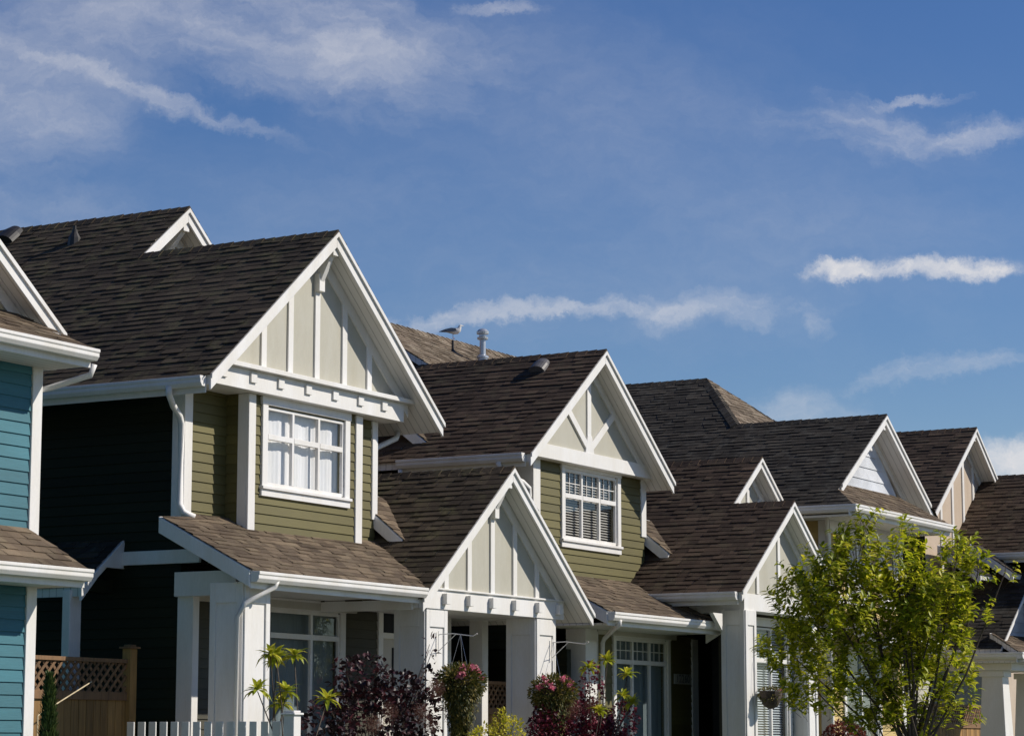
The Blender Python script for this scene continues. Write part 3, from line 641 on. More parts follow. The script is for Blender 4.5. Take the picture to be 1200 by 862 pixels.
slab(h3, 'soffit', SOF, 40.6, 45.6, 16.13, 17.0, 5.50, 5.53)
slab(h3, 'frieze_board', W, 41.5, 45.2, 16.9, 17.0, 5.28, 5.5)
# hip volume behind, same left slope
AX, AY, AZ = 45.4, 21.1, 7.57 + m4 * (45.4 - 43.5)
xl4 = 40.6; zl4 = 7.57 - m4 * 2.9
c4 = math.sqrt(1 + m4 * m4)
def hip_left():
    o = M(); L = (AX - xl4) * c4
    # left slope behind the front gable: polygon in (y - 19.6, upslope)
    y_at = lambda x: 19.6 + (x - 43.5) * (AY - 19.6) / (AX - 43.5)
    tm = (43.5 - xl4) * c4
    rf = M(); rf.add([(xl4, 19.65, zl4 - .14), (43.5, 19.65, 7.43), (AX, AY, AZ - .14), (AX, 31, AZ - .14), (xl4, 31, zl4 - .14)], [(0, 1, 2, 3, 4)])
    rf.add([(43.5, 19.62, 7.55), (AX, AY, AZ), (47.3, 19.6, 7.55)], [(0, 1, 2)])
    rf.add([(AX, AY, AZ - .02), (47.3, 19.6, 7.53), (47.3, 31, 7.53), (AX, 31, AZ - .02)], [(0, 1, 2, 3)]); rf.prism([(43.6, 5.2), (47.2, 5.2), (47.2, 7.5), (43.6, 7.5)], 'y', 19.7, 30.8)
    rf = rf.build('roof', SHK, h3)
    shingles('shingles', rf, SHK, (xl4 - .04, 19.65, zl4 - .04 * m4 + .012), (0, 1, 0), (1, 0, m4), [(0, 0), (11, 0), (11, L + .04), (AY - 19.65, L + .04), (0, tm)], seed=73)
    s = (AZ - 7.55) / (AY - 19.6)
    shingles('shingles', rf, SHG, (0, 19.6 - .02, 7.57), (1, 0, 0), (0, AY - 19.6, AZ - 7.55), [(43.5, 0), (47.3, 0), (AX, math.hypot(AY - 19.6, AZ - 7.55))], seed=74)  # front facet in paler shingles than the left slope, sunlight put into the colour
    k = M(); ridge_cap(k, (43.45, 19.57, 7.58), (AX, AY, AZ + .01), (.62, -.78, 0), .45, .13); ridge_cap(k, (AX, AY, AZ + .01), (AX, 31, AZ + .01), (1, 0, 0), m4)
    ridge_cap(k, (AX, AY, AZ + .01), (47.3, 19.6, 7.58), (.62, .78, 0), .45, .13); k.build('ridge_cap', SHK, rf)
hip_left()
siding(h3, YEL, 41.56, 17.0, 1, 0, 3.7, GZ, 5.5, 0, -1, [(44.14 - 41.56, 44.92 - 41.56, 4.2, 5.22), (42.5 - 41.56, 43.5 - 41.56, 4.2, 5.22), (42.3 - 41.56, 43.9 - 41.56, 1.5, 3.2)], name='wall', seed=75, e=.13)
siding(h3, YEL, 41.56, 25, 0, -1, 8, GZ, 5.95, -1, 0, name='side_wall', seed=76, e=.13)
siding(h3, YEL, 45.26, 17.0, 0, 1, 8, GZ, 5.5, 1, 0, name='side_wall', seed=77, e=.13)
cornerboard(h3, 41.56, 17.0, GZ, 5.5, .14, -1, .14); cornerboard(h3, 45.26, 17.0, GZ, 5.5, .14, 1, .14)
window(h3, 17.0, 44.14, 44.92, 4.2, 5.22, 1, .6, .10, 'curtain', vx=[]); window(h3, 17.0, 42.5, 43.5, 4.2, 5.22, 2, .6, .10, 'curtain')
window(h3, 17.0, 42.3, 43.9, 1.5, 3.2, 2, .75, .11, 'sheer')
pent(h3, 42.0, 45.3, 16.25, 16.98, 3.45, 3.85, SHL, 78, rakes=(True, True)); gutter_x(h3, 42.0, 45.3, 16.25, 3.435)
downspout(h3, [(41.0, 16.75, 5.54), (41.03, 16.76, 5.44), (41.38, 16.92, 5.28), (41.46, 16.92, 5.18), (41.46, 16.92, GZ)], .036)
# ================================================================== HOUSE 4, beige board-and-batten gable
h4 = thing('beige_house', (48, 16, GZ), 'beige house with a white board-and-batten gable rising behind its brown front wing', 'house')
m5 = .74
gable(h4, 50.74, 8.16, 48.0, 53.5, m5, 17.3, 26, SHB, 81, rake=.18)
M().prism([(48.3, 5.0), (53.1, 5.0), (53.1, 6.25), (50.74, 8.03), (48.3, 6.2)], 'y', 17.65, 17.75).build('gable_panel', BB, h4)
battens(h4, (49.38, 50.10, 50.78, 51.42, 52.1), .11, 17.65, 5.0, lambda x: 8.16 - m5 * abs(x - 50.74) - .28)
knee(h4, 50.74, 8.02, 17.3, 17.65, .8); frieze(h4, 50.74, 8.16, 48.4, 53.0, m5, 17.65, w=.15)
siding(h4, DRK, 48.3, 26, 0, -1, 8.35, 3.0, 6.0, -1, 0, name='side_wall', seed=82)
siding(h4, YEL, 48.3, 17.66, 1, 0, 4.8, 3.1, 5.0, 0, -1, name='wall', seed=83)
gable(h4, 52.1, 7.25, 49.85, 54.35, .80, 14.2, 17.66, SHB, 84, rake=.18)
M().prism([(50.2, 5.6), (54.0, 5.6), (52.1, 7.1)], 'y', 14.5, 14.6).build('gable_panel', BB, h4)
siding(h4, DRK, 50.2, 17.64, 0, -1, 3.1, 3.0, 5.5, -1, 0, name='side_wall', seed=85); siding(h4, YEL, 50.2, 14.55, 1, 0, 3.8, 3.0, 5.6, 0, -1, name='wall', seed=86)
gutter_y(h4, 49.84, 14.25, 17.6, 5.43)
for x, y0, z0 in ((48.6, 16.55, 4.93), (49.3, 16.1, 4.98)): pent(h4, x, x + .9, y0, y0 + .9, z0, z0 + .62, SHK, int(x * 7), rakes=(True, False))
# its low porch wing
gable(h4, 49.9, 4.98, 47.75, 52.1, .73, 15.9, 20, SHK, 88, rake=.15)
M().prism([(48.3, 3.6), (51.6, 3.6), (49.9, 4.84)], 'y', 16.2, 16.3).build('gable_panel', SHW, h4); frieze(h4, 49.9, 4.98, 48.1, 51.7, .73, 16.2, w=.14)
siding(h4, SHW, 48.3, 16.2, 1, 0, 3.3, 3.6, 4.8, 0, -1, e=.2, name='gable_shingles', clip=lambda z: ((z - 3.6) / .76, 3.3 - (z - 3.6) / .76) if z < 4.7 else None, backer=False)
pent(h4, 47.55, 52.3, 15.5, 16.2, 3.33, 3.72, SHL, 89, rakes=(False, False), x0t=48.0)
gutter_x(h4, 47.5, 52.3, 15.5, 3.32); gutter_y(h4, 47.62, 15.38, 20, 3.32)
slab(h4, 'porch_ceiling', SOF, 47.6, 52.0, 15.5, 19.8, 3.12, 3.15); slab(h4, 'porch_beam', W, 47.85, 51.6, 15.72, 16.1, 2.98, 3.12); slab(h4, 'porch_beam', W, 47.85, 48.2, 16.1, 19.7, 2.98, 3.12)
for x in (47.95, 50.1): column(h4, x, x + .36, 15.95, 16.36, GZ, 2.98, False, .10)
siding(h4, BEI, 48.3, 19.6, 1, 0, 5.5, GZ, 3.1, 0, -1, [(.9, 2.4, 1.2, 2.75)], name='wall', seed=90); window(h4, 19.6, 49.2, 50.7, 1.2, 2.75, 2, cas=.1, fill='sheer')
# ================================================================== HOUSE 5 far, only its roof shows over the others
h5 = thing('distant_house', (62, 19, GZ), 'farthest house, a dark hipped roof peeping over the ridge at the right edge', 'house')
def hiphouse(p, x0, x1, y0, y1, ze, zr, wall, mat):
    ym = (y0 + y1) / 2; h = (y1 - y0) / 2; m = M()
    m.add([(x0, y0, ze), (x1, y0, ze), (x1, y1, ze), (x0, y1, ze), (x0 + h * .9, ym, zr), (x1 - h * .9, ym, zr)], [(0, 1, 5, 4), (1, 2, 5), (2, 3, 4, 5), (3, 0, 4), (0, 3, 2, 1)])
    r = m.build('roof', mat, p)
    L = math.hypot(h, zr - ze)
    shingles('shingles', r, mat, (0, y0, ze), (1, 0, 0), (0, h, zr - ze), [(x0, 0), (x1, 0), (x1 - h * .9, L), (x0 + h * .9, L)], seed=91, e=.16)
    L2 = math.hypot(h * .9, zr - ze)
    shingles('shingles', r, mat, (x0, 0, ze), (0, 1, 0), (h * .9, 0, zr - ze), [(y0, 0), (y1, 0), (ym, L2)], seed=92, e=.16)
    M().box(x0 + .5, x1 - .5, y0 + .5, y1 - .5, GZ, ze).build('wall', wall, p)
    g = M(); g.box(x0 - .1, x1 + .1, y0 - .12, y0, ze - .14, ze); g.build('gutter', W, p)
hiphouse(h5, 60, 71, 19.5, 29, 6.2, 8.9, BB, SHK)
# ================================================================== HOUSE 0, teal (left edge)
h0 = thing('teal_house', (21.4, 17.5, GZ), 'teal lap-sided house with stepped white gutters cut by the left edge of the photo', 'house')
m0 = .75
gable(h0, 18.9, 8.10, 16.2, 21.56, m0, 17.9, 28, SHB, 101, rake=.19)
M().prism([(16.5, 5.9), (21.3, 5.9), (21.3, 6.15), (18.9, 7.95), (16.5, 6.15)], 'y', 18.2, 18.3).build('gable_panel', painted_cache('cream_panel', (.58, .48, .30)), h0)
frieze(h0, 18.9, 8.1, 16.6, 21.2, m0, 18.2, w=.17)
battens(h0, (17.2, 17.9, 18.6, 19.3, 20.0, 20.6), .1, 18.2, 6.0, lambda x: 8.1 - m0 * abs(x - 18.9) - .28)
pent(h0, 15.8, 21.56, 17.52, 18.3, 5.90, 6.33, SHL, 102, rakes=(False, False), x1t=20.98, x0t=16.4)
gutter_x(h0, 15.8, 21.57, 17.52, 5.885)
slab(h0, 'soffit', SOF, 15.8, 21.55, 17.53, 18.1, 5.70, 5.73); slab(h0, 'soffit', SOF, 21.38, 21.68, 18.1, 27, 5.72, 5.74)
e0 = M(); e0.prism([(21.68, 5.9), (20.9, 6.45), (20.9, 5.75), (21.68, 5.75)], 'y', 18.3, 28); e0.build('eave', SHB, h0)
siding(h0, TEA, 15.9, 18.1, 1, 0, 5.48, GZ, 5.7, 0, -1, [(1.3, 3.1, 4.5, 5.4), (1.3, 3.1, 1.7, 3.0)], name='wall', seed=103, e=.135)
window(h0, 18.1, 17.2, 19.0, 4.5, 5.4, 3, .62, .1, 'curtain'); window(h0, 18.1, 17.2, 19.0, 1.7, 3.0, 3, .75, .1, 'curtain')
siding(h0, TEA, 21.38, 18.1, 0, 1, 9, GZ, 5.9, 1, 0, name='side_wall', seed=104, e=.135); siding(h0, TEA, 15.9, 28, 0, -1, 9.9, GZ, 5.7, -1, 0, name='side_wall', seed=105, e=.135)
cornerboard(h0, 21.38, 18.1, GZ, 5.7, .13, 1, .13)
pent(h0, 15.8, 21.55, 17.52, 18.1, 3.47, 3.92, SHL, 106, rakes=(False, False), x1t=21.2, x0t=16.2)
gutter_x(h0, 15.8, 21.56, 17.52, 3.455); slab(h0, 'soffit', SOF, 15.8, 21.55, 17.53, 18.08, 3.27, 3.30)
slab(h0, 'soffit', SOF, 21.42, 21.55, 18.085, 18.6, 3.27, 3.30)
downspout(h0, [(21.75, 17.62, 5.76), (21.74, 17.66, 5.64), (21.62, 18.1, 5.52), (21.48, 18.22, 5.46), (21.46, 18.22, 5.2), (21.46, 18.22, GZ)], .036)
# ================================================================== GROUND
def sheet(name, x0, x1, y0, y1, z, mat, t=None):
    m = M()
    if t: m.box(x0, x1, y0, y1, z - t, z)
    else: m.add([(x0, y0, z), (x1, y0, z), (x1, y1, z), (x0, y1, z)], [(0, 1, 2, 3)])
    return tag(m.build(name, mat), kind='structure')
asph = plain('asphalt', (.05, .05, .052), .9, 0, 3, .3); conc = plain('concrete', (.34, .33, .31), .85, 0, 2, .2)
soil = plain('ground_soil', (.10, .09, .06), .95, 0, .6, .4); lawn = plain('lawn_green', (.055, .085, .03), .9, 0, 4, .5)
sheet('ground', -1500, 1500, -1500, 1500, -.06, soil)
sheet('road', -200, 300, -5, 8.2, 0.0, asph)
sheet('kerb', -200, 300, 8.2, 8.4, .13, conc, .2)
sheet('grass_strip', -200, 300, 8.4, 10.6, .12, lawn, .1)
sheet('pavement', -200, 300, 10.6, 12.2, .14, conc, .15)
yd = M(); yd.add([(-200, 12.2, .10), (300, 12.2, .10), (300, 15.5, GZ), (-200, 15.5, GZ), (300, 60, GZ), (-200, 60, GZ), (-200, 12.2, -.1), (300, 12.2, -.1), (-200, 60, -.1), (300, 60, -.1)],
                 [(0, 1, 2, 3), (3, 2, 4, 5), (6, 7, 1, 0), (5, 4, 9, 8)])
tag(yd.build('front_lawns', lawn), kind='structure')
# ================================================================== FENCES
def lattice(m, x0, x1, y, z0, z1, step=.135, w=.036, flip=False):
    h = z1 - z0
    for sgn, yy in ((1, y - .007), (-1, y + .007)):
        s = x0 - h
        while s < x1:
            a, b = (s, s + h); za, zb = (z0, z1) if sgn > 0 else (z1, z0)
            ca, cb = max(a, x0), min(b, x1)
            if cb - ca > .03:
                f = lambda q: za + (zb - za) * (q - a) / h
                m.beam((ca, yy, f(ca)), (cb, yy, f(cb)), .012, w, (0, 0, 1))
            s += step
def cedar(name, label, x0, x1, y, ztop, posts, group=None, ph=.16):
    t = thing(name, (x0, y, GZ), label, 'fence', group)
    b = M(); x = x0; R = random.Random(int(x0 * 10))
    while x < x1 - .02:
        w = min(.135, x1 - x); b.box(x + .003, x + w - .003, y + R.uniform(-.003, .003), y + .02, GZ, ztop - .46); x += .138
    b.build('board_panel', CED, t)
    for a, c, d_, e_ in ((-.03, .035, ztop - .50, ztop - .40), (-.035, .04, ztop - .05, ztop), (-.025, -.004, GZ + .1, GZ + .2)): M().box(x0, x1, y + a, y + c, d_, e_).build('rail', CED2, t, .003)
    l = M(); lattice(l, x0, x1, y, ztop - .41, ztop - .045); l.build('lattice', CED2, t)
    for px in posts:
        p = M(); p.box(px, px + .13, y - .07, y + .06, GZ, ztop + ph - .03); q = p.build('post', CED, t, .005)
        c = M(); c.prism([(px - .03, y - .10), (px + .16, y - .10), (px + .16, y + .09), (px - .03, y + .09)], 'z', ztop + ph - .03, ztop + ph - .005)
        c.box(px + .01, px + .12, y - .06, y + .05, ztop + ph - .005, ztop + ph + .02); c.build('post_cap', CED2, q, .004)
    return t
cedar('wooden_fence', 'brown cedar fence with lattice top and capped post beside the teal house', 21.5, 24.45, 19.2, 2.59, (24.45,))
cedar('wooden_fence', 'brown lattice-topped fence glimpsed through the porch between the two hanging baskets', 32.35, 33.98, 19.0, 2.50, ())
cedar('wooden_fence', 'brown lattice-topped fence behind the tapered white porch column at the right edge', 46.0, 53.5, 18.2, 2.38, (46.0,))
pf = thing('picket_fence', (23.4, 15.95, GZ), 'low white picket fence running back from a capped white post under the yellow-green shrub', 'fence')
for i in range(14):
    yb = 16.18 + i * .158
    p = M(); p.box(23.388, 23.41, yb, yb + .10, GZ + .05, 1.822); p.build('picket', W, pf, .003)
for z in (1.55, 1.0): M().box(23.411, 23.45, 16.12, 18.4, z, z + .09).build('rail', W, pf, .003)
p = M(); p.box(23.33, 23.47, 15.95, 16.09, GZ - .2, 1.89); q = p.build('post', W, pf, .004)
p = M(); p.box(23.305, 23.495, 15.925, 16.115, 1.89, 1.915); p.box(23.33, 23.47, 15.95, 16.09, 1.915, 1.94); p.build('post_cap', W, q, .006)
# ================================================================== PLANTS
def leaf(m, p, d, n, L, w, fold=.18, droop=0.0):
    """a pointed leaf of four faces, folded along its midrib"""
    d = d.normalized(); s = d.cross(n)
    if s.length < 1e-3: s = d.cross(Vector((1, 0, 0)))
    s.normalize(); n = s.cross(d)
    a = p; b = p + d * L * .35 - n * droop * L * .1; c = p + d * L * .72 - n * droop * L * .4; e = p + d * L - n * droop * L
    k = len(m.v)
    m.v += [tuple(a), tuple(b + s * w * .5 + n * fold * w), tuple(c + s * w * .36 + n * fold * w * .7), tuple(e), tuple(c - s * w * .36 + n * fold * w * .7), tuple(b - s * w * .5 + n * fold * w), tuple(b), tuple(c)]
    m.f += [(k, k + 6, k + 1), (k + 1, k + 6, k + 7, k + 2), (k + 2, k + 7, k + 3), (k, k + 5, k + 6), (k + 5, k + 4, k + 7, k + 6), (k + 4, k + 3, k + 7)]
def rv(R): 
    while True:
        v = Vector((R.uniform(-1, 1), R.uniform(-1, 1), R.uniform(-1, 1)))
        if .05 < v.length < 1: return v
def cloud(m, R, c, r, n, L, w, shell=.5, up=.2, droop=.2):
    for _ in range(n):
        v = rv(R); v = v.normalized() * (v.length ** shell if shell < 1 else v.length)
        p = Vector(c) + Vector((v.x * r[0], v.y * r[1], v.z * r[2]))
        d = (v.normalized() * .5 + rv(R) * .8 + Vector((0, 0, up)))
        nn = (Vector((0, 0, 1)) + rv(R) * .9).normalized(); q = R.uniform(.65, 1.25)
        leaf(m, p, d, nn, L * q, w * q, droop=droop)
RH = leafmat('yellow_green_leaf', [(0, (.26, .32, .02)), (.5, (.45, .47, .035)), (1, (.60, .52, .05))], .3)
PUR = leafmat('purple_leaf', [(0, (.012, .006, .008)), (.6, (.028, .010, .013)), (1, (.085, .022, .028))], .15)
PUR2 = leafmat('maroon_leaf', [(0, (.04, .006, .014)), (.6, (.12, .014, .030)), (1, (.24, .04, .06))], .2)
SMK = leafmat('smoke_plume', [(0, (.10, .045, .035)), (1, (.22, .10, .07))], .4)
GLD = leafmat('golden_leaf', [(0, (.28, .30, .02)), (.5, (.55, .50, .03)), (1, (.70, .58, .06))], .35)
THU = leafmat('conifer_leaf', [(0, (.03, .055, .015)), (1, (.09, .13, .03))], .2)
BSK = leafmat('basket_leaf', [(0, (.04, .055, .012)), (.6, (.12, .12, .022)), (1, (.30, .22, .06))], .3)
PNK = leafmat('pink_petal', [(0, (.75, .16, .28)), (1, (.95, .42, .50))], .4)
TRL = leafmat('tree_leaf', [(0, (.15, .21, .008)), (.4, (.38, .43, .014)), (.8, (.60, .60, .03)), (1, (.75, .66, .06))], .5)
RDL = leafmat('russet_leaf', [(0, (.10, .025, .018)), (1, (.25, .08, .05))], .3)
def rhodo(name, label, base, whorls, seed, L=.17):
    R = random.Random(seed); t = thing(name, base, label, 'shrub'); lv = M(); st = M()
    for w in whorls:
        w = Vector(w); b = Vector(base) + Vector((R.uniform(-.05, .05), R.uniform(-.05, .05), 0)); md = (w + b) / 2 + Vector((R.uniform(-.1, .1), R.uniform(-.1, .1), .12))
        st.tube([b, md, w - Vector((0, 0, .02))], .011, 6, .006)
        for k in range(22):
            a = 2.4 * k + R.uniform(-.2, .2); el = R.uniform(-.35, .75) if k < 15 else R.uniform(.6, 1.2)
            d = Vector((math.cos(a) * math.cos(el), math.sin(a) * math.cos(el), math.sin(el)))
            leaf(lv, w, d, Vector((0, 0, 1)), L * R.uniform(.6, 1.0), .062, droop=R.uniform(.1, .7))
    lv.build('leaves', RH, t, recalc=False); st.build('stem', BARK, t, smooth=True); return t
def bush(name, label, base, blobs, mat, seed, L, w, dens, extra=None, cat='shrub', twig=True):
    R = random.Random(seed); t = thing(name, base, label, cat); lv = M(); st = M(); ex = M()
    for c, r in blobs:
        cloud(lv, R, c, r, int(dens * 7 * r[0] * r[1] * r[2] * 1000), L, w)
        if twig:
            for _ in range(3):
                e = Vector(c) + Vector((R.uniform(-.6, .6) * r[0], R.uniform(-.6, .6) * r[1], R.uniform(0, .8) * r[2]))
                st.tube([base, (Vector(base) * .5 + e * .5) + Vector((0, 0, .08)), e], .012, 5, .004)
    lv.build('leaves', mat, t, recalc=False)
    if twig: st.build('stem', BARK, t)
    if extra: extra(t, R)
    return t
rhodo('rhododendron', 'yellow-green whorled shrub behind the capped post of the white picket fence', (23.9, 16.4, GZ),
      [(23.36, 16.3, 2.57), (23.55, 16.35, 2.55), (23.84, 16.3, 2.57), (23.7, 16.45, 2.50), (23.12, 16.3, 2.17), (23.68, 16.3, 2.16), (23.72, 16.4, 2.02), (24.52, 16.3, 2.08)], 5, .205)
rhodo('rhododendron', 'yellow-green whorled shrub growing up through the maroon bush', (32.0, 16.8, GZ),
      [(31.47, 16.5, 2.62), (31.94, 16.45, 2.74), (32.67, 16.5, 2.56), (32.44, 16.45, 2.24), (32.6, 16.4, 2.15), (31.6, 16.4, 2.02)], 6, .20)
def plumes(cs, r):
    def f(t, R):
        m = M()
        for c in cs:
            for _ in range(1100):
                v = rv(R); v.normalize(); v *= R.random() ** .5; q = Vector(c) + v * r
                leaf(m, q, rv(R), rv(R), .022, .004)
        m.build('flower_plume', SMK, t, recalc=False)
    return f
bush('smoke_bush', 'big dark purple smoke bush directly left of the left porch hanging basket', (26.4, 16.8, GZ),
     [((26.2, 16.75, 1.75), (.75, .4, .6)), ((25.2, 16.7, 1.75), (.42, .3, .42)), ((26.0, 16.7, 2.33), (.42, .28, .32)), ((26.75, 16.7, 2.2), (.40, .28, .26)), ((27.15, 16.7, 1.9), (.40, .3, .42)),
      ((25.55, 16.7, 2.35), (.22, .2, .26)), ((27.4, 16.7, 2.3), (.14, .12, .26)), ((27.5, 16.7, 2.7), (.10, .10, .30)), ((27.2, 16.75, 1.3), (.5, .3, .4)), ((25.9, 16.75, 1.2), (.9, .4, .4))],
     PUR, 8, .078, .060, .98, plumes([(25.95, 16.35, 1.95), (26.7, 16.35, 1.95), (27.1, 16.38, 2.25), (25.6, 16.35, 1.8), (27.0, 16.4, 1.8)], .13))
bush('maroon_bush', 'maroon leaved bush with a tall spike, below the right hanging basket and the house number', (32.0, 17.0, GZ),
     [((31.9, 16.9, 1.75), (.95, .35, .42)), ((31.1, 16.9, 1.85), (.40, .25, .32)), ((32.22, 16.85, 2.2), (.19, .18, .55)), ((33.3, 16.9, 1.9), (.30, .22, .28)), ((31.35, 16.9, 2.2), (.16, .15, .22)),
      ((30.8, 16.9, 1.6), (.3, .25, .35)), ((32.6, 16.9, 1.5), (.7, .3, .4)), ((31.7, 16.9, 1.2), (.9, .35, .4))], PUR2, 9, .058, .042, 3.0, plumes([(31.7, 16.55, 2.08), (31.15, 16.6, 2.05)], .15))
bush('golden_conifer', 'golden yellow feathery shrub below and right of the left hanging basket', (28.35, 16.3, GZ),
     [((28.45, 16.2, 1.75), (.12, .12, .28)), ((28.05, 16.2, 1.6), (.22, .16, .22)), ((28.75, 16.2, 1.68), (.18, .15, .26)), ((27.75, 16.2, 1.55), (.14, .12, .2)), ((28.35, 16.25, 1.3), (.55, .3, .35))], GLD, 10, .045, .022, 9)
def cone(name, label, base, h, r, mat, seed, n):
    R = random.Random(seed); t = thing(name, base, label, 'conifer'); lv = M(); st = M(); st.tube([base, (base[0], base[1], base[2] + h * .95)], .03, 6, .008)
    for _ in range(n):
        q = R.random() ** .8; a = R.uniform(0, 6.28); rr = r * (1 - q) ** .7 * R.uniform(.55, 1.05)
        p = Vector((base[0] + rr * math.cos(a), base[1] + rr * math.sin(a), base[2] + .1 + q * h))
        leaf(lv, p, Vector((math.cos(a) * .4, math.sin(a) * .4, .9)) + rv(R) * .4, Vector((math.cos(a), math.sin(a), .1)), .10, .022, droop=.0)
    lv.build('foliage', mat, t, recalc=False); st.build('trunk', BARK, t)
cone('conifer_shrub', 'slim dark green conifer against the white corner board of the teal house', (21.05, 17.55, GZ), 1.42, .13, THU, 4, 1500)
bush('russet_bush', 'low russet leaved bush under the street tree, its top just in view', (37.4, 15.0, GZ), [((37.3, 15.0, 1.5), (.55, .35, .42))], RDL, 12, .06, .04, 4)
cn = M(); cn.tube([(21.7, 18.25, 1.88), (23.3, 18.8, 2.29)], .008, 6); cn.tube([(21.7, 18.25, 1.88), (21.3, 17.9, GZ)], .008, 6)
tag(cn.build('bamboo_cane', plain('cane', (.55, .45, .28))), 'thin pale cane leaning across the brown cedar fence', 'cane')
def basket(label, cx, cy, ztop, r, h, arm_z, seed, n=2600, pink=True, mat=BSK, grp=None):
    R = random.Random(seed); t = thing('hanging_basket', (cx, cy, ztop - .2), label, 'hanging basket', grp)
    b = M(); b.lathe(cx, cy, [(.04, ztop - .34), (.12, ztop - .29), (.17, ztop - .18), (.19, ztop - .06), (.18, ztop - .05), (.02, ztop - .07)], 16); b.build('basket', BARK, t)
    w = M()
    for a in (0.3, 2.4, 4.5): w.tube([(cx + .17 * math.cos(a), cy + .17 * math.sin(a), ztop - .06), (cx, cy, arm_z)], .0025, 4)
    w.build('hanger', GAL, t)
    lv = M()
    for _ in range(n):
        u = R.random(); a = R.uniform(0, 6.28)
        if u < .55:
            v = rv(R).normalized() * R.uniform(.55, 1.2); p = Vector((cx + v.x * r, cy + v.y * r, ztop - .12 + v.z * r * .72)); d = v + rv(R) * .6
        else:
            q = R.random() ** 1.15; rr = r * (1 - .5 * q ** 1.3) * R.uniform(.45, 1.02); lob = 1 + .22 * math.sin(3 * a + seed)
            p = Vector((cx + rr * math.cos(a), cy + rr * math.sin(a), ztop - .15 - q * h * lob)); d = Vector((math.cos(a) * .3, math.sin(a) * .3, -.8)) + rv(R) * .6
        leaf(lv, p, d, Vector((math.cos(a), math.sin(a), .5)), R.uniform(.035, .065), .02, droop=.1)
    lv.build('leaves', mat, t, recalc=False)
    if pink:
        for k in range(pink):
            fw = M()
            a = R.uniform(-3.5, -.1); e = R.uniform(.15, 1.1); c = Vector((cx + r * .95 * math.cos(a) * math.cos(e), cy + r * math.sin(a) * math.cos(e), ztop - .1 + r * .8 * math.sin(e)))
            for _ in range(26): leaf(fw, c + rv(R) * .03, rv(R), rv(R), .04, .034)
            fw.build('flower', PNK, t, recalc=False)
    return t
basket('hanging basket with trailing growth and pink flowers on the left column of the gabled porch', 28.55, 16.88, 2.48, .29, .56, 3.0, 31, 5200, 12)
basket('hanging basket with trailing growth and pink flowers on the right column of the gabled porch', 31.12, 16.88, 2.40, .29, .62, 2.98, 34, 5200, 14)
basket('small sparse hanging basket before the tall blind-covered window left of the street tree', 37.62, 16.4, 2.46, .17, .08, 3.1, 37, 700, 1)
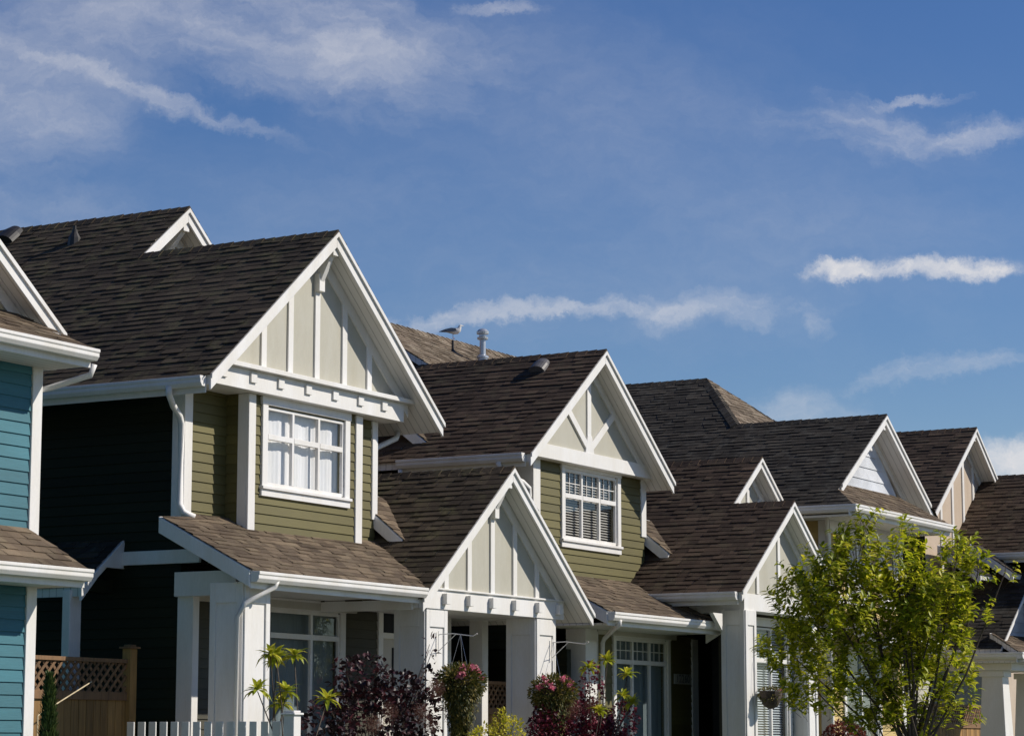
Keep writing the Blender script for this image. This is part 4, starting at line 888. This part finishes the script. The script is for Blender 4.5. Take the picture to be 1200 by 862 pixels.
# ------------------------------------------------------------------ street tree
def street_tree():
    R = random.Random(21); bx, by = 34.9, 13.0
    t = thing('street_tree', (bx, by, .12), 'young bright green leafy street tree with many upright stems, in front of the yellow house', 'tree')
    blobs = [((32.3, 13.0, 3.35), (1.05, .9, .85), 1.25), ((31.0, 13.0, 3.55), (.75, .7, .55), 1.1), ((30.6, 13.1, 2.85), (.75, .6, .35), 1.1), ((31.5, 12.9, 2.3), (.9, .7, .4), 1.0),
             ((33.0, 13.0, 4.15), (.55, .5, .5), 1.0), ((33.2, 12.9, 4.6), (.28, .3, .26), .9), ((32.2, 13.0, 4.1), (.5, .5, .32), .8), ((33.6, 13.0, 3.3), (.7, .7, .8), .75), ((33.4, 13.1, 2.1), (.85, .6, .5), .95),
             ((34.85, 13.0, 4.35), (.35, .35, .42), .75), ((34.5, 13.0, 3.7), (.55, .5, .45), .6), ((35.6, 12.9, 3.2), (.85, .6, .55), .85), ((36.3, 13.0, 3.75), (.7, .5, .40), .8), ((36.6, 13.0, 4.25), (.42, .3, .38), .85),
             ((37.3, 13.0, 4.0), (.35, .3, .3), .8), ((36.1, 13.0, 2.6), (.8, .5, .4), .8), ((34.6, 13.0, 2.3), (.6, .5, .5), .5), ((34.9, 13.0, 1.75), (.6, .5, .35), .5), ((38.3, 13.0, 4.05), (.10, .1, .22), .5), ((36.2, 12.9, 2.0), (.6, .3, .35), .7), ((36.9, 13.0, 3.3), (.55, .4, .4), .8), ((35.2, 13.0, 2.9), (.8, .5, .55), .95), ((34.8, 13.0, 3.4), (.7, .5, .55), .9), ((34.2, 13.0, 2.6), (.7, .5, .5), .9), ((34.3, 13.0, 4.0), (.5, .4, .4), .8)]
    tr = M(); fork = Vector((bx, by, 1.25)); tr.tube([(bx, by, .05), (bx + .02, by, .6), fork], [.085, .07, .06], 10); tr.build('trunk', BARK, t, smooth=True)
    br = M(); lv = M()
    rt = Vector((.358, -.934, 0)); dp = Vector((.934, .358, 0)); base = Vector((bx, by, 0))
    for (cx, _, cz), (rx, _, rz), dn in blobs:
        c = base + rt * ((cx - bx) * .405 + .03) + dp * R.uniform(-.75, .75) * (1 if rx > .4 else .4) + Vector((0, 0, cz)); r = (rx * .60, rx * .60, rz * .95)
        s = fork + Vector((R.uniform(-.06, .06), R.uniform(-.06, .06), R.uniform(-.35, .3)))
        q = Vector((bx + (c.x - bx) * .45, by + (c.y - by) * .5 + R.uniform(-.15, .15), s.z + (c.z - s.z) * .45 + (.1 if c.z > 2.6 else -.05)))
        br.tube([s, q, c, c + Vector(((c.x - bx) * .06, 0, r[2] * .7))], [.024, .016, .009, .003], 6)
        vol = r[0] * r[1] * r[2]; n = int(dn ** 1.3 * 250 * (vol ** .62))
        for _ in range(n):
            v = rv(R); v = v.normalized() * v.length ** .8
            p = c + Vector((v.x * r[0], v.y * r[1], v.z * r[2]))
            d = (Vector((v.x * .5, v.y * .5, .75)) + rv(R) * .45).normalized(); LL = R.uniform(.16, .36)
            e = p + d * LL; br.tube([p - d * .12 + (c - p) * .15, p, e], .0035, 4, .0015)
            for k in range(13):
                u = (k + R.random()) / 13; sd = rv(R); sd -= d * sd.dot(d)
                if sd.length < .01: continue
                leaf(lv, p + d * LL * u, d * .55 + sd.normalized() * .8 - Vector((0, 0, .15)), d + Vector((0, 0, .6)) + rv(R) * .3, R.uniform(.095, .15), R.uniform(.045, .066), droop=.25)
    br.build('branches', BARK, t); lv.build('crown', TRL, t, recalc=False)
street_tree()
# ------------------------------------------------------------------ gull
def gull():
    t = thing('seagull', (38.6, 23.0, 8.86), 'white and grey seagull standing on the weathered roof ridge beside the metal flue', 'bird')
    ax = Vector((.49, -.87, 0)); up = Vector((0, 0, 1)); sd = ax.cross(up); o = Vector((38.6, 23.0, 8.89))
    def ell(c, r, ts=18):
        pass
    # one lofted body: tail -> belly -> breast -> neck -> head -> bill
    st = [(-.20, .075, .010, .006), (-.13, .082, .022, .014), (-.06, .088, .045, .038), (.01, .085, .058, .056), (.07, .092, .055, .060), (.105, .118, .042, .050), (.118, .150, .030, .034), (.128, .178, .029, .030), (.145, .192, .022, .022), (.162, .190, .009, .010), (.192, .183, .004, .004)]
    m = M(); n = 14
    P = [o + ax * a + up * b for a, b, _, _ in st]
    for i, (a, b, w, h) in enumerate(st):
        d = (P[min(i + 1, len(P) - 1)] - P[max(i - 1, 0)]).normalized(); u = sd.cross(d)
        for j in range(n): q = 6.2832 * j / n; m.v.append(tuple(P[i] + sd * w * math.cos(q) + u * h * math.sin(q)))
    for i in range(len(st) - 1):
        for j in range(n): m.f.append((i * n + j, i * n + (j + 1) % n, (i + 1) * n + (j + 1) % n, (i + 1) * n + j))
    m.f.append(tuple(range(n))); m.f.append(tuple((len(st) - 1) * n + j for j in range(n)))
    body = m.build('body', painted_cache('gull_white', (.78, .78, .78)), t, smooth=True)
    for s in (-1, 1):
        w = M(); pts = [(-.26, .078), (-.12, .075), (.0, .07), (.07, .095), (.05, .135), (-.03, .142), (-.14, .118)]
        A = [o + ax * a + up * b + sd * s * (.062 if -.15 < a else .02) for a, b in pts]; B = [q - sd * s * .012 for q in A]; k = len(A)
        w.add(A + B, [tuple(range(k)), tuple(range(k, 2 * k))[::-1]] + [(i, (i + 1) % k, k + (i + 1) % k, k + i) for i in range(k)])
        w.build('wing', plain('gull_grey', (.16, .18, .21), .6), body)
        l = M(); l.tube([o + sd * s * .02 + up * .05, o + sd * s * .02 - up * .045], .005, 5); b0 = o + sd * s * .02 - up * .045
        l.tube([b0, b0 + ax * .035], .005, 4); l.build('leg', plain('gull_leg', (.45, .22, .18)), t)
    b = M(); b.tube([o + ax * .165 + up * .189, o + ax * .20 + up * .181], .006, 6, .002); b.build('bill', plain('gull_bill', (.6, .42, .08)), t)
gull()
# ================================================================== SUN, SKY, CAMERA
A, EL = math.radians(33), math.radians(37.5)
sv = Vector((math.cos(EL) * math.sin(A), -math.cos(EL) * math.cos(A), math.sin(EL)))
sl = bpy.data.lights.new('sun', 'SUN'); sl.energy = 4.8; sl.angle = math.radians(.55); sl.color = (1, .93, .83)
so = bpy.data.objects.new('sun', sl); COL.objects.link(so); so.rotation_euler = sv.to_track_quat('Z', 'Y').to_euler(); so.location = (20, -20, 40)
w = bpy.data.worlds.new('World'); S.world = w; w.use_nodes = True; nt = w.node_tree; nt.nodes.clear()
out = N(nt, 'OutputWorld'); bg = N(nt, 'Background'); nt.links.new(bg.outputs[0], out.inputs[0])
sky = N(nt, 'TexSky', sky_type='NISHITA', sun_disc=False); sky.sun_elevation = EL; sky.sun_rotation = math.atan2(sv.x, sv.y)
sky.altitude = 200; sky.air_density = 1.0; sky.dust_density = .15; sky.ozone_density = 3.0
bg.inputs['Strength'].default_value = .08
w.cycles.sampling_method = 'MANUAL'; w.cycles.sample_map_resolution = 256
f_, TH = 2929., math.atan(437 / 2929.); YW = math.radians(29.419)
tc = N(nt, 'TexCoord')
def dotn(v):
    n = N(nt, 'VectorMath', operation='DOT_PRODUCT'); nt.links.new(tc.outputs['Generated'], n.inputs[0]); n.inputs[1].default_value = v; return n.outputs['Value']
def mth(op, a, b=None, c=None, clamp=False):
    n = N(nt, 'Math', operation=op, use_clamp=clamp)
    for i, v in enumerate((a, b, c)):
        if v is None: continue
        if isinstance(v, (int, float)): n.inputs[i].default_value = v
        else: nt.links.new(v, n.inputs[i])
    return n.outputs[0]
# azimuth / elevation style coordinates of the open sky (world directions)
dF = mth('MAXIMUM', dotn((math.cos(YW), math.sin(YW), 0)), .05)
uu = mth('DIVIDE', dotn((math.sin(YW), -math.cos(YW), 0)), dF); vv = mth('DIVIDE', dotn((0, 0, 1)), dF)
cb = N(nt, 'CombineXYZ'); nt.links.new(uu, cb.inputs[0]); nt.links.new(vv, cb.inputs[1]); uv = cb.outputs[0]
def mapped(loc, rot, sc, src=None):
    a = N(nt, 'VectorMath', operation='SUBTRACT'); nt.links.new(src or uv, a.inputs[0]); a.inputs[1].default_value = (loc[0], loc[1], 0)
    r_ = N(nt, 'VectorRotate', rotation_type='Z_AXIS'); nt.links.new(a.outputs[0], r_.inputs[0]); r_.inputs['Angle'].default_value = rot
    m_ = N(nt, 'VectorMath', operation='MULTIPLY'); nt.links.new(r_.outputs[0], m_.inputs[0]); m_.inputs[1].default_value = (sc[0], sc[1], 1); return m_.outputs[0]
wn = noise(nt, 22, 8, uv, .68); wv = N(nt, 'VectorMath', operation='MULTIPLY_ADD'); nt.links.new(wn.outputs['Color'], wv.inputs[0]); wv.inputs[1].default_value = (.05, .030, 0); 
s0 = N(nt, 'VectorMath', operation='SUBTRACT'); nt.links.new(uv, s0.inputs[0]); s0.inputs[1].default_value = (.025, .015, 0); nt.links.new(s0.outputs[0], wv.inputs[2]); uvw = wv.outputs[0]
def px2uv(x, y):
    a, b = (x - 600) / f_, (431 - y) / f_; k = math.cos(TH) - b * math.sin(TH); return a / k, (math.sin(TH) + b * math.cos(TH)) / k
def patch(x, y, rx, ry, rot, stretch, scale, lo, hi, gain, det=5, seed=0):
    """a bank of cloud: a soft ellipse of the sky broken up by stretched noise"""
    c = px2uv(x, y); r = math.radians(rot)
    e = N(nt, 'VectorMath', operation='LENGTH'); nt.links.new(mapped(c, r, (f_ / (rx * 1.3), f_ / (ry * 1.35)), uvw), e.inputs[0])
    fall = N(nt, 'MapRange', interpolation_type='SMOOTHSTEP'); nt.links.new(e.outputs['Value'], fall.inputs[0]); fall.inputs[1].default_value = 1.15; fall.inputs[2].default_value = .1; fall.inputs[3].default_value = 0; fall.inputs[4].default_value = 1
    nz = noise(nt, scale, det, mapped((c[0] + seed, c[1]), r, (1, stretch), uvw), .62)
    sm = mth('ADD', mth('MULTIPLY', mth('SUBTRACT', nz.outputs[0], .5), 2.0), fall.outputs[0])
    k = N(nt, 'MapRange', interpolation_type='SMOOTHSTEP'); nt.links.new(sm, k.inputs[0]); k.inputs[1].default_value = lo - .12; k.inputs[2].default_value = hi + .45; k.inputs[3].default_value = 0; k.inputs[4].default_value = min(1.0, gain * (1.15 if gain > .85 else .86))
    return mth('MULTIPLY', k.outputs[0], mth('MINIMUM', mth('MULTIPLY', fall.outputs[0], 3), 1))
pats = [patch(160, 108, 250, 14, 20, 6, 14, .25, 1.3, .55, seed=1), patch(20, 80, 190, 130, 10, 2.5, 10, .12, 1.4, .66, seed=2), patch(320, 30, 300, 95, 14, 3, 14, .12, 1.3, .72, seed=3),
        patch(450, 75, 110, 45, 8, 2, 24, .35, 1.4, .35, seed=4), patch(600, 12, 60, 9, 0, 4, 30, .3, 1.1, .5, seed=5),
        patch(640, 368, 310, 12, -3, 4, 30, .25, 1.2, .78, seed=6), patch(820, 360, 110, 26, -6, 1.6, 36, .35, 1.1, .60, seed=7), patch(945, 370, 34, 26, 0, 1.5, 40, .5, 1.2, .4, seed=8), patch(490, 384, 75, 10, 0, 3, 30, .4, 1.2, .5, seed=9),
        patch(1005, 316, 75, 15, 0, 1.4, 40, .12, .7, 1.0, seed=10), patch(1125, 317, 80, 15, 0, 1.4, 40, .12, .7, 1.0, seed=24), patch(1020, 150, 130, 40, 12, 3.2, 26, .34, 1.35, .62, seed=11), patch(1150, 160, 95, 26, -14, 3, 26, .28, 1.2, .68, seed=22), patch(1070, 118, 80, 10, -3, 4, 30, .45, 1.1, .5, seed=13),
        patch(1100, 432, 125, 17, -8, 3, 26, .3, 1.25, .60, seed=14), patch(945, 482, 80, 36, -5, 1.4, 20, .2, 1.2, .60, seed=15), patch(1190, 540, 55, 30, 0, 1.3, 24, .1, .6, 1.0, seed=16),
        patch(760, 150, 560, 220, 28, 2.4, 6, .2, 1.9, .26, seed=17), patch(600, 300, 640, 170, -4, 3, 6, .1, 1.8, .24, seed=18), patch(30, 260, 170, 60, 5, 3, 12, .2, 1.5, .35, seed=19)]
fb = noise(nt, 70, 6, mapped((0, 0), 0, (1, 1.8), uvw), .7); fbr = N(nt, 'MapRange'); nt.links.new(fb.outputs[0], fbr.inputs[0]); fbr.inputs[1].default_value = .3; fbr.inputs[2].default_value = .62; fbr.inputs[3].default_value = .62; fbr.inputs[4].default_value = 1.0
acc = None
for p_ in pats:
    p_ = mth('MULTIPLY', p_, fbr.outputs[0])
    inv = mth('SUBTRACT', 1.0, p_); acc = inv if acc is None else mth('MULTIPLY', acc, inv)
cm = mth('SUBTRACT', 1.0, acc)
hs = N(nt, 'HueSaturation'); hs.inputs['Saturation'].default_value = 1.26; hs.inputs['Hue'].default_value = .514; hs.inputs['Value'].default_value = 1.08; nt.links.new(sky.outputs[0], hs.inputs['Color'])
colr = mix(nt, cm, hs.outputs[0], (9.3, 9.2, 9.4)); nt.links.new(colr, bg.inputs[0])
cam = bpy.data.cameras.new('camera'); co = bpy.data.objects.new('camera', cam); COL.objects.link(co); S.camera = co
cam.sensor_width = 36; cam.lens = f_ / 1200 * 36; cam.clip_end = 5000; cam.clip_start = .1
co.location = (0, 0, 1.6)
fwd = Vector((math.cos(YW) * math.cos(TH), math.sin(YW) * math.cos(TH), math.sin(TH)))
co.rotation_euler = fwd.to_track_quat('-Z', 'Y').to_euler()
S.view_settings.view_transform = 'Standard'; S.view_settings.look = 'None'; S.view_settings.gamma = 1; S.view_settings.exposure = 0
S.render.engine = 'CYCLES'
